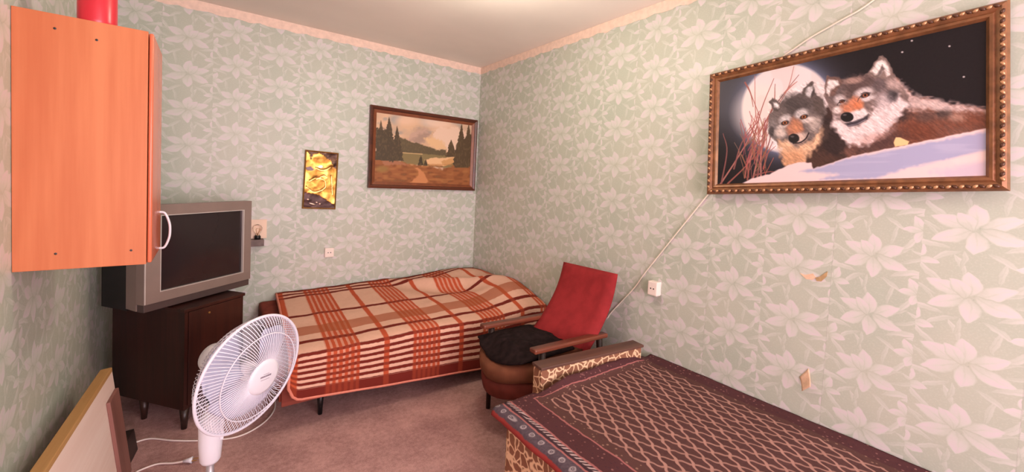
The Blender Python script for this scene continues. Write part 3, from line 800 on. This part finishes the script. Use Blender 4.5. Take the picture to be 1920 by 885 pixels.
for ex, ey in ((403, 516), (486, 490)):
    P.ell(ex, ey, 18, 10, (52, 40, 40), -.3, .4); P.ell(ex, ey, 10, 7.5, (168, 98, 60), 0, .4); P.ell(ex, ey, 4.5, 4.5, (20, 14, 14), 0, .4)
P.poly([(334, 420), (347, 401), (392, 432), (372, 470), (350, 462)], (92, 80, 78), 4, 4); P.poly([(348, 418), (380, 434), (370, 452), (352, 446)], (222, 214, 214), 5, 4)
P.poly([(478, 392), (498, 342), (522, 332), (540, 392), (560, 420), (500, 410)], (92, 80, 78), 4, 4); P.poly([(490, 392), (504, 352), (524, 350), (528, 376), (512, 402)], (206, 200, 202), 5, 4)
P.ell(524, 385, 6, 18, (60, 52, 52), .3, .7, .8)
# bigger wolf
P.poly([(620, 600), (650, 650), (690, 680), (800, 660), (900, 640), (1060, 600), (1290, 560), (1290, 462), (1200, 455), (1120, 440), (1040, 418), (960, 398), (905, 350), (870, 300), (800, 430)], (122, 84, 72), 6, 10, 1, 4, (18, 8))
P.poly([(900, 340), (960, 398), (1040, 418), (1120, 440), (1290, 468), (1290, 490), (1120, 478), (1030, 462), (960, 470), (900, 470), (870, 420)], (206, 182, 178), 14, 12, .9, 5, (16, 8))
P.ell(970, 560, 120, 60, (112, 62, 44), .1, 1.0, .9, .25); P.ell(1200, 520, 110, 36, (120, 72, 54), 0, 1.0, .9, .3); P.ell(800, 610, 120, 60, (84, 58, 54), -.3, .9, .9, .25)
P.ell(905, 490, 40, 30, (56, 44, 44), 0, .9, .8, .3); P.ell(1090, 485, 34, 24, (70, 58, 56), 0, .9, .8, .3); P.ell(1010, 500, 40, 22, (84, 66, 62), 0, .9, .6, .3)
P.ell(1150, 505, 36, 18, (184, 150, 136), 0, 1, .6, .3); P.ell(1060, 450, 70, 18, (214, 192, 188), .2, 1, .7, .3); P.ell(850, 560, 44, 20, (176, 140, 134), -.6, 1, .5, .3)
P.poly([(640, 560), (690, 610), (640, 660), (700, 690), (560, 640), (570, 480), (610, 500)], (48, 36, 36), 10, 8, .9)
P.poly([(578, 345), (588, 310), (640, 315), (655, 330), (720, 312), (768, 300), (800, 238), (826, 222), (860, 260), (876, 312), (912, 362), (944, 402), (945, 450), (890, 500), (810, 560), (745, 612), (690, 600), (640, 562), (612, 490), (590, 440), (572, 400)], (128, 108, 104), 4, 7)
P.poly([(620, 490), (612, 530), (650, 590), (690, 622), (770, 620), (840, 560), (900, 500), (940, 440), (900, 400), (840, 400), (800, 440), (770, 500), (700, 540)], (236, 216, 216), 10, 10)
P.ell(735, 350, 84, 42, (92, 74, 72), .0, .6, .95, .15); P.poly([(690, 340), (712, 345), (722, 400), (690, 416), (676, 400)], (84, 68, 66), 9, 6, .8); P.ell(700, 330, 40, 14, (196, 160, 148), -.1, .8, .7); P.ell(625, 385, 34, 40, (98, 84, 84), .1, .7, .9, .15)
P.ell(815, 355, 34, 40, (106, 92, 94), 0, .8, .8, .2); P.ell(868, 402, 26, 30, (56, 52, 56), .4, .9, .85, .25); P.ell(880, 350, 34, 24, (208, 182, 176), .5, .9, .7, .2)
P.ell(826, 420, 34, 36, (190, 174, 176), .3, .9, .7, .2); P.ell(780, 590, 60, 22, (196, 150, 140), -.3, .9, .5, .2)
P.ell(748, 384, 40, 20, (214, 202, 202), -.25, .8); P.ell(762, 412, 34, 12, (214, 202, 202), -.3, .8); P.ell(642, 414, 23, 20, (204, 192, 192), .2, .8); P.ell(635, 462, 22, 16, (226, 212, 208), 0, .7)
P.poly([(650, 445), (690, 412), (715, 400), (745, 425), (748, 462), (700, 478), (652, 476)], (206, 132, 100), 9, 5); P.ell(718, 442, 18, 12, (216, 124, 84), 0, .9, .8)
P.poly([(652, 478), (700, 470), (748, 455), (770, 480), (740, 505), (690, 525), (664, 518)], (234, 220, 220), 6, 4)
P.poly([(664, 522), (710, 512), (745, 500), (768, 482), (764, 505), (725, 528), (680, 537)], (66, 58, 66), 4, 2); P.line([(680, 533), (720, 524), (755, 506)], 3, (126, 116, 128))
P.ell(675, 494, 28, 22, (26, 22, 24), .05, .18); P.ell(664, 484, 9, 4, (112, 106, 110), 0, .8, .7)
for ex, ey, q in ((652, 424, 12), (753, 397, 19)):
    P.ell(ex, ey, q * 1.1, q * .56, (48, 34, 34), -.3, .35); P.ell(ex, ey + 1, q * .60, q * .45, (148, 86, 60), 0, .4); P.ell(ex, ey, q * .28, q * .28, (16, 12, 12), 0, .4)
    P.line([(ex - q * 1.0, ey + q * .25), (ex - q * 1.5, ey + q * .8), (ex - q * 1.7, ey + q * 1.4)], 4, (70, 54, 52), .7); P.line([(ex - q, ey - q * .3), (ex, ey - q * .72), (ex + q * 1.2, ey - q * .5)], 3.5, (62, 48, 48), .8)
P.poly([(768, 300), (798, 240), (826, 221), (862, 262), (877, 318), (830, 325), (790, 316)], (132, 112, 106), 4, 4)
P.poly([(778, 290), (806, 246), (826, 238), (852, 264), (862, 306), (846, 314), (832, 286), (812, 316)], (236, 222, 218), 5, 4); P.poly([(826, 262), (834, 282), (812, 318), (800, 312)], (92, 78, 76), 4, 3, .8)
P.poly([(577, 348), (588, 309), (640, 312), (658, 334), (616, 400), (584, 396)], (110, 84, 78), 4, 4); P.poly([(584, 350), (596, 326), (632, 328), (640, 348), (606, 366), (596, 398), (584, 384)], (228, 218, 216), 5, 4)
wm = np.clip(1 - poly_sd(X, Y, [(330, 420), (500, 330), (580, 340), (820, 215), (960, 395), (1290, 465), (1290, 560), (700, 700), (400, 715), (330, 560)]) / 6, 0, 1)
P.c = P.c * (1 + wm[..., None] * ((fur(22, 5, 21) - .5) * .22 + (fur(9, 3, 22) - .5) * .16)[..., None])
# snow
P.poly([(190, 800), (260, 765), (340, 745), (420, 705), (470, 693), (520, 697), (530, 722), (700, 668), (900, 628), (1100, 588), (1290, 550), (1290, 790)], (240, 216, 216), 3, 2)
P.poly([(470, 735), (540, 722), (700, 676), (900, 640), (1100, 600), (1290, 566), (1290, 648), (1100, 690), (940, 722), (800, 770), (560, 772), (640, 750)], (172, 174, 208), 7, 4, .95)
P.lay(np.clip(vnoise(X, Y, 160, 12, 31) * 2 - 1.1, 0, .45) * (poly_sd(X, Y, [(470, 735), (1290, 566), (1290, 648), (800, 770)]) < 0), (196, 194, 220))
P.poly([(1030, 745), (1170, 715), (1290, 690), (1290, 770), (1120, 768)], (206, 194, 216), 14, 8, .7); P.poly([(1120, 690), (1290, 645), (1290, 690), (1150, 712)], (244, 222, 220), 8, 4, .8)
P.poly([(878, 612), (886, 588), (906, 588), (945, 606), (938, 622), (884, 630)], (246, 208, 150), 2, 1)
P.c = P.c * .93
place(P.mesh('poster', ww - 2 * FW + .004, wh - 2 * FW + .004, M['print_gloss'], wolf), (FW - .002, -.0095, FW - .002))
obj('backing', B(.01, ww - .01, -.004, .0, .01, wh - .01), M['dark_board'], wolf)

# ------------------------------------------------------------------ cord on the right wall
cp = [(-.012, -1.74, .53), (-.006, -1.778, .592), (-.006, -1.93, .775), (-.006, -2.00, .882), (-.006, -2.12, 1.05), (-.006, -2.337, 1.349), (-.006, -2.44, 1.49), (-.006, -2.52, 1.68), (-.006, -2.60, 1.96), (-.006, -2.734, 2.072), (-.006, -2.86, 2.132), (-.006, -2.985, 2.192), (-.006, -3.2, 2.38), (-.006, -3.34, 2.499)]
o = obj('antenna_cable', tube(bmesh.new(), spline(cp, 6), .0036, 8), M['cord'], None, True)
tag(o, 'thin pale cord slanting up the right wall behind the wolf picture', 'cable')

# ------------------------------------------------------------------ sofa bed along the back wall
sofa = thing('sofa_bed', 'brown sofa bed with black legs along the back wall', 'sofa bed', (-1.83, -.02, 0))
bm = B(0, 1.80, -1.0, 0, .27, .438, bev=.03, seg=3)
for v_ in bm.verts:
    if v_.co.z > .33: v_.co.z += .085 * v_.co.y
obj('mattress', bm, M['sofa_brown'], sofa, True)
obj('base_box', B(.02, 1.79, -.99, -.01, .14, .268), M['sofa_brown'], sofa)
obj('front_board', B(.03, 1.78, -1.012, -.992, .118, .262, bev=.003), M['sofa_panel'], sofa)
for lx, ly in ((.235, -.97), (1.6, -.97), (.235, -.1), (1.6, -.1)):
    obj('leg', lathe(bmesh.new(), [(.012, 0), (.02, .138)], 12, Matrix.Translation((lx, ly, 0))), M['metal_black'], sofa, True)
X0, X1 = -1.715, -.012
def bl_top(x, t):
    """height and y of the blanket's upper side, t 0 at the wall .. 1 at the front fold"""
    k = (x - X0) / (X1 - X0)
    yf = -1.075 - .07 * k
    y = -.022 + (yf + .022) * t
    z = .478 - .066 * t + .035 * k
    z += .060 * math.exp(-((x + .24) / .24) ** 2 - ((y + .20) / .20) ** 2)
    z += .10 * math.exp(-((x + .12) / .24) ** 2 - ((y + .72) / .34) ** 2)
    dgl = (y + .30) + .75 * (x + .55)
    z += .040 * math.exp(-(dgl / .06) ** 2) * math.exp(-((x + .5) / .34) ** 2)
    z -= .028 * math.exp(-((dgl + .16) / .09) ** 2) * math.exp(-((x + .55) / .34) ** 2)
    z += .010 * nz(x * 3.2, y * 3.2) + .005 * nz(x * 9, y * 9, 3)
    return y, z
TF = .78
HEMC = .10
def bl_pt(u, v):
    x = X0 + u * (X1 - X0)
    k = u
    if v <= TF:
        t = v / TF; y, z = bl_top(x, t)
        xs = x - .055 * t * (1 - u)
        e = max(0, (t - .93) / .07); z -= .012 * e * e
        return (xs, y, z)
    s_ = (v - TF) / (1 - TF)
    y, z = bl_top(x, 1.0); z -= .012
    zh = .178 - .085 * min(1, k * 1.5)
    if k < .035: zh += .05 * (1 - k / .035) ** 2
    y2 = y - .020 * math.sin(s_ * PI * .5) - .012 * nz(x * 5, s_ * 1.5, 7) * s_
    return (x - .055 * (1 - u) - .01 * s_, y2, z + (zh - z) * s_)
def bl_uv(u, v):
    x = u * (X1 - X0)
    if v <= TF: return (x, 1.075 * v / TF)
    return (x, 1.075 + .325 * (v - TF) / (1 - TF))
bl = sheet('plaid_blanket', 110, 90, bl_pt, bl_uv, M['plaid'], None, .008)
tag(bl, 'orange, cream and brown plaid blanket spread over the sofa bed', 'blanket')
hem = [bl_pt(0, j / 40) for j in range(0, 40)] + [bl_pt(i / 80, 1) for i in range(1, 81)]
obj('hem', tube(bmesh.new(), [(p[0], p[1] - .003, p[2] + .002) for p in hem], .0085, 8), M['hem'], bl, True)

# ------------------------------------------------------------------ armchair
ch = thing('armchair', 'red backed wooden armchair facing left between the sofa bed and the rug covered couch', 'chair')
def slab(name, c4, thick, m, parent, nrm, bulge=0.0, sag=None):
    """cushion from four corners, thick along nrm; top face domed"""
    A, Bq, C_, D = [Vector(p) for p in c4]; nrm = Vector(nrm).normalized(); N = 14
    bm = bmesh.new(); g1 = {}; g2 = {}
    for j in range(N + 1):
        for i in range(N + 1):
            u, v = i / N, j / N
            p = A * (1 - u) * (1 - v) + Bq * u * (1 - v) + C_ * u * v + D * (1 - u) * v
            if sag: p = p + Vector(sag(u, v))
            e = min(u, 1 - u, v, 1 - v); rnd = 1 - max(0, (.09 - e) / .09) ** 2 * .9
            g1[i, j] = bm.verts.new(p + nrm * (thick * .5 * rnd + bulge * (1 - (2 * u - 1) ** 2) * (1 - (2 * v - 1) ** 2)))
            g2[i, j] = bm.verts.new(p - nrm * thick * .5 * rnd)
    for j in range(N):
        for i in range(N):
            bm.faces.new((g1[i, j], g1[i + 1, j], g1[i + 1, j + 1], g1[i, j + 1])); bm.faces.new((g2[i, j], g2[i, j + 1], g2[i + 1, j + 1], g2[i + 1, j]))
    for i in range(N):
        for a, b in (((i, 0), (i + 1, 0)), ((i + 1, N), (i, N)), ((0, i + 1), (0, i)), ((N, i), (N, i + 1))): bm.faces.new((g1[a], g2[a], g2[b], g1[b]))
    return obj(name, bm, m, parent, True)
slab('backrest', [(-.435, -1.455, .415), (-.375, -1.895, .405), (-.125, -1.895, .868), (-.115, -1.415, .853)], .06, M['red_cloth'], ch, (-.9, 0, .35), .012,
     lambda u, v: (.055 * math.sin(v * PI), 0, 0))
# seat with a front that bows outwards
def seat_outline(o_=0.0):
    return [(-.30, -1.86), (-.30, -1.42)] + [(-.70 - .175 * math.sin(PI * t) ** .8 - o_, -1.37 - .545 * t) for t in [i / 16 for i in range(17)]]
def seat_ring(bm, rows):
    """stack of outlines (z, outset, droop at the near end)"""
    R_ = []
    for z, off in rows:
        q = seat_outline(off); R_.append([bm.verts.new((x, y, z - .05 * max(0, min(1, (-.45 - x) / .4)) * math.sin(PI * max(0, min(1, (-1.37 - y) / .545))) )) for x, y in q])
    n = len(R_[0])
    for a, b in zip(R_, R_[1:]):
        for i in range(n): bm.faces.new((a[i], a[(i + 1) % n], b[(i + 1) % n], b[i]))
    bm.faces.new(R_[0]); bm.faces.new(R_[-1][::-1]); return bm
obj('seat', seat_ring(bmesh.new(), [(.345, -.03), (.352, -.004), (.375, .010), (.41, .014), (.432, .006), (.445, -.02), (.447, -.05)]), M['seat_cloth'], ch, True)
obj('seat_base', seat_ring(bmesh.new(), [(.255, -.03), (.262, -.012), (.30, -.004), (.343, -.006)]), M['seat_red'], ch, True)
for yy, xa, xb in ((-1.45, -.80, -.26), (-1.885, -.765, -.20)):
    bm = box(bmesh.new(), -(xb - xa) / 2, (xb - xa) / 2, -.027, .027, -.0125, .0125, bev=.009, seg=3)
    a_ = obj('armrest', bm, M['arm_wood'], ch, True); a_.location = ((xa + xb) / 2, yy, .515); a_.rotation_euler = (0, math.radians(1.5), 0)
    for xl, z1, dx in ((xa + .07, .505, 0.0), (xb - .05, .505, .06)):
        obj('leg', tube(bmesh.new(), [(xl + dx, yy, 0.0), (xl, yy, z1)], lambda t: .014 + .006 * t, 10), M['dark_leg'], ch, True)
    obj('side_rail', B(xa + .06, xb, yy - .012, yy + .012, .22, .27, bev=.004), M['arm_wood'], ch)
# black garment heaped on the seat
def gar(u, v):
    x = -.43 - .385 * v; y = -1.43 - .43 * u
    inx = math.sin(PI * u) ** .5 * math.sin(PI * (.08 + .92 * v)) ** .5
    z = .452 + .030 * inx + .022 * nz(x * 12, y * 12) * inx + .020 * abs(nz(x * 24, y * 24, 4)) * inx
    if v > .8: z -= .055 * ((v - .8) / .2) * math.sin(PI * u)
    return (x - .03 * math.sin(PI * u) * v + .012 * nz(u * 9, 1), y, z)
gm = sheet('black_garment', 40, 40, gar, lambda a, b: (a, b), M['black_cloth'], None, .01)
tag(gm, 'crumpled black garment lying on the armchair seat', 'clothing')

# ------------------------------------------------------------------ near couch along the right wall
co_ = thing('couch', 'couch in giraffe print cloth along the right wall with a brown plank on its arm', 'couch')
obj('base', B(-1.10, -.03, -4.0, -2.13, .06, .385, bev=.015), M['giraffe'], co_)
arm = obj('arm', B(-.345, .345, -.035, .035, -.36, -.001, bev=.004), M['giraffe'], co_)
arm.location = (-.475, -2.030, .492); arm.rotation_euler = (0, 0, math.radians(-6.0))
pl = obj('arm_plank', B(-.352, .355, -.043, .040, 0, .014, bev=.003), M['plank'], co_)
pl.location = (-.475, -2.030, .492); pl.rotation_euler = (0, 0, math.radians(-6.0))
for lx, ly in ((-1.0, -2.22), (-.1, -2.22), (-1.0, -3.9), (-.1, -3.9)):
    obj('leg', lathe(bmesh.new(), [(.02, 0), (.025, .06)], 12, Matrix.Translation((lx, ly, 0))), M['dark_leg'], co_, True)
# rug used as a bedspread; u metres across from the hanging edge, v metres along
def rug_pt(a, b):
    u = a * 1.135; v = -.085 + b * 1.985
    y = -2.165 - max(v, -.03); x = -1.115 + (u - .03)
    z = .408 + .006 * nz(x * 4, y * 4) + .003 * nz(x * 13, y * 13, 2)
    if u < .03:
        h = .03 - u; x = -1.115 + .015 * (1 - math.exp(-h * 40)) * 0 - .012 * math.sin(min(1, h / .03) * PI / 2); z -= h * .92 if h > .012 else h * .4
        x += .008 * nz(y * 8, 1)
    if v < .03 and u > .25:
        t = (.03 - v) / .115; kk = min(1, (u - .25) / .2) * min(1, max(0, (1.08 - u) / .12))
        y = -2.165 + .085 * t - (.02 * nz(x * 6, 5)) * 0; z += kk * (.045 * t * t + .006 * nz(x * 16, 2) * t); y += kk * .0
    elif v < .03:
        y = -2.165 + (.03 - v)* .9
    if u > 1.10: z += (u - 1.10) * .2
    return (min(x, -.008), y, z)
rg = sheet('rug', 96, 140, rug_pt, lambda a, b: (a * 1.135, -.085 + b * 1.985), M['rug'], None, .006)
tag(rg, 'brown and maroon rug with beige lozenges spread over the near couch', 'rug')

# ------------------------------------------------------------------ pedestal fan
fan = thing('pedestal_fan', 'white pedestal fan standing in front of the dark cabinet', 'fan', (-2.115, -1.705, 0))
FC = Vector((-1.99926, -1.82631, .68570)) - Vector(fan.location)
fn = Vector((0.60618, -0.78369, -0.13556)).normalized()
fm = Matrix.Translation(FC) @ fn.to_track_quat('Z', 'Y').to_matrix().to_4x4()
R = .201
def arc_wire(kind, th, sweep):
    pts = []
    for i in range(9):
        t = i / 8; rr_ = .056 + (R - .056) * t
        if kind == 'front': z = .050 * math.cos(t * PI / 2) ** .8 if t < 1 else 0
        else: z = -.085 * (1 - t ** 4)
        a = th + sweep * t
        pts.append((rr_ * math.cos(a), rr_ * math.sin(a), z))
    return pts
for kind, n in (('front', 96), ('rear', 90)):
    bm = bmesh.new()
    for i in range(n): tube(bm, arc_wire(kind, 2 * PI * i / n, .30 if kind == 'front' else -.30), .00135, 3, mat=fm)
    tag(obj(kind + '_guard_wires', bm, M['wire'], fan), kind='stuff')
for nm, rr_, z, th in (('guard_rim', R, 0.0, .0055), ('guard_ring', .148, .036, .0022), ('rear_ring', .15, -.062, .002), ('rear_hub_ring', .05, -.085, .004)):
    obj(nm, tube(bmesh.new(), [(rr_ * math.cos(2 * PI * i / 72), rr_ * math.sin(2 * PI * i / 72), z) for i in range(72)], th, 6, True, fm), M['wire'], fan, True)
badge = obj('hub_badge', lathe(bmesh.new(), [(.058, .044), (.062, .048), (.060, .053), (.048, .057), (.002, .058)], 40, fm), M['white'], fan, True)
# print on the badge: three short lines of small script
for rz0, ln, th in ((.012, .022, .0014), (.002, .044, .006), (-.007, .036, .0014)):
    bm = bmesh.new(); x = -ln / 2; rs = np.random.default_rng(int(ln * 1000))
    while x < ln / 2:
        wd = rs.uniform(.0012, .0034); box(bm, x, x + wd, rz0, rz0 + th, .0580, .0584); x += wd + .0011
    bmesh.ops.transform(bm, matrix=fm @ Matrix.Rotation(math.radians(-6), 4, 'Z'), verts=bm.verts[:])
    obj('script', bm, M['print'], badge)
for k in range(3):
    bm = bmesh.new(); N = 10; top = {}
    for i in range(N + 1):
        for j in range(7):
            t = i / N; s_ = j / 6 - .5; rr_ = .03 + .148 * t
            wdt = (.75 + .75 * math.sin(PI * min(1, t * .75 + .1)))
            a = 2 * PI * k / 3 + .35 + s_ * wdt * 1.25 + .25 * t
            if t > .85: rr_ -= .03 * (abs(s_) * 2) ** 2 * (t - .85) / .15
            top[i, j] = bm.verts.new((rr_ * math.cos(a), rr_ * math.sin(a), -.028 + s_ * .048))
    for i in range(N):
        for j in range(6): bm.faces.new((top[i, j], top[i + 1, j], top[i + 1, j + 1], top[i, j + 1]))
    bmesh.ops.transform(bm, matrix=fm, verts=bm.verts[:])
    o = obj('blade', bm, M['blade'], fan, True); md = o.modifiers.new('thickness', 'SOLIDIFY'); md.thickness = .002
obj('blade_hub', lathe(bmesh.new(), [(.030, -.055), (.034, -.02), (.030, .0), (.015, .01)], 28, fm), M['white'], fan, True)
obj('motor_housing', lathe(bmesh.new(), [(.045, -.086), (.058, -.10), (.062, -.13), (.060, -.165), (.048, -.195), (.022, -.208), (.004, -.21)], 32, fm), M['white'], fan, True)
nb = FC - fn * .13
neck = [(0, 0, .40), (0, 0, .47), (nb.x * .5, nb.y * .5, .56), (nb.x, nb.y, nb.z - .02)]
obj('neck', tube(bmesh.new(), spline(neck, 6), lambda t: .034 - .010 * t, 18), M['white'], fan, True)
bm = lathe(bmesh.new(), [(.026, .335), (.032, .345), (.036, .40), (.037, .47), (.033, .50), (.02, .52)], 28)
obj('control_box', bm, M['white'], fan, True)
obj('clip', B(.026, .038, -.03, -.012, .42, .56, bev=.004), M['white'], fan)
obj('inner_tube', lathe(bmesh.new(), [(.0125, .15), (.0125, .34)], 20), M['grey_pole'], fan, True)
obj('outer_tube', lathe(bmesh.new(), [(.018, .03), (.018, .20), (.021, .205), (.021, .225), (.016, .23)], 20), M['white'], fan, True)
obj('base', lathe(bmesh.new(), [(.19, 0), (.195, .006), (.19, .016), (.12, .028), (.04, .036), (.028, .05), (.024, .06)], 48), M['white'], fan, True)

# ------------------------------------------------------------------ cables on the carpet
o = obj('power_cable', tube(bmesh.new(), spline([(-2.44, -.80, .005), (-2.36, -.79, .005), (-2.26, -.87, .005), (-2.14, -.945, .005), (-2.0, -1.0, .005), (-1.89, -.95, .005), (-1.815, -.84, .005), (-1.79, -.70, .005), (-1.80, -.58, .006), (-1.86, -.50, .006)], 8), .0042, 8), M['cable'], None, True)
tag(o, 'white cable curving across the carpet behind the fan', 'cable')
pc = thing('plug_cable', 'white cable end with plug lying on the carpet left of the fan', 'cable')
obj('lead', tube(bmesh.new(), spline([(-2.385, -1.07, .005), (-2.369, -1.056, .005), (-2.31, -1.045, .005), (-2.25, -1.08, .008), (-2.212, -1.10, .014)], 8), .004, 8), M['cable'], pc, True)
bm = bmesh.new(); tube(bm, [(-2.212, -1.10, .014), (-2.19, -1.108, .016), (-2.178, -1.112, .016)], lambda t: .006 + .009 * t, 12)
plug = obj('plug', bm, M['white'], pc, True)
for s_ in (-.008, .008): obj('pin', tube(bmesh.new(), [(-2.178 + s_ * .3, -1.112 + s_, .016), (-2.158 + s_ * .3, -1.119 + s_, .016)], .0022, 8), M['brass'], plug)

# ------------------------------------------------------------------ boards leaning on the left wall
bd = thing('leaning_panel', 'pale plywood panel with mustard edge leaning against the left wall', 'panel', (-2.477, -2.30, 0))
bd.rotation_euler = (0, math.radians(-6.6), math.radians(-2.9))
obj('face_sheet', B(-.036, 0, 0, 1.28, 0, .478), M['ply'], bd)
obj('top_edge', B(-.037, .001, 0, 1.282, .478, .497, bev=.003), M['ply_edge'], bd)
obj('stile', B(0, .014, 1.13, 1.275, 0, .40, bev=.003), M['stile'], bd)
d2 = obj('dark_board', B(-.03, .012, 0, .15, 0, .11, bev=.003), M['dark_board'])
d2.location = (-2.425, -1.005, 0); d2.rotation_euler = (0, math.radians(-8), math.radians(-7))
tag(d2, 'short dark board on the carpet at the far end of the pale plywood panel', 'board')

# ------------------------------------------------------------------ ceiling lamp, added curtain (both out of view)
cl = thing('ceiling_lamp', 'small glass globe ceiling lamp in the middle of the ceiling', 'lamp', (-1.05, -1.80, H))
obj('canopy', lathe(bmesh.new(), [(.05, -.03), (.06, -.001)], 24), M['white'], cl, True)
g = G('lit_globe'); g.b.inputs['Emission Color'].default_value = (1, .8, .42, 1); g.b.inputs['Emission Strength'].default_value = 6.0
g.out((.9, .8, .6), .4)
obj('globe', lathe(bmesh.new(), [(.03, -.03), (.07, -.05), (.09, -.10), (.07, -.15), (.03, -.17), (.004, -.175)], 28), g.m, cl, True)
def cur(u, v): return (-2.43 + .98 * u, YN + .03 + .018 * math.sin(u * 40), .45 + 1.95 * v)  # unseen curtain, added as a source for the pink lamp
o = sheet('curtain', 60, 6, cur, lambda a, b: (a, b), M['curtain'], None, .002)
tag(o, 'unseen rose curtain added over the left half of the window', 'curtain')
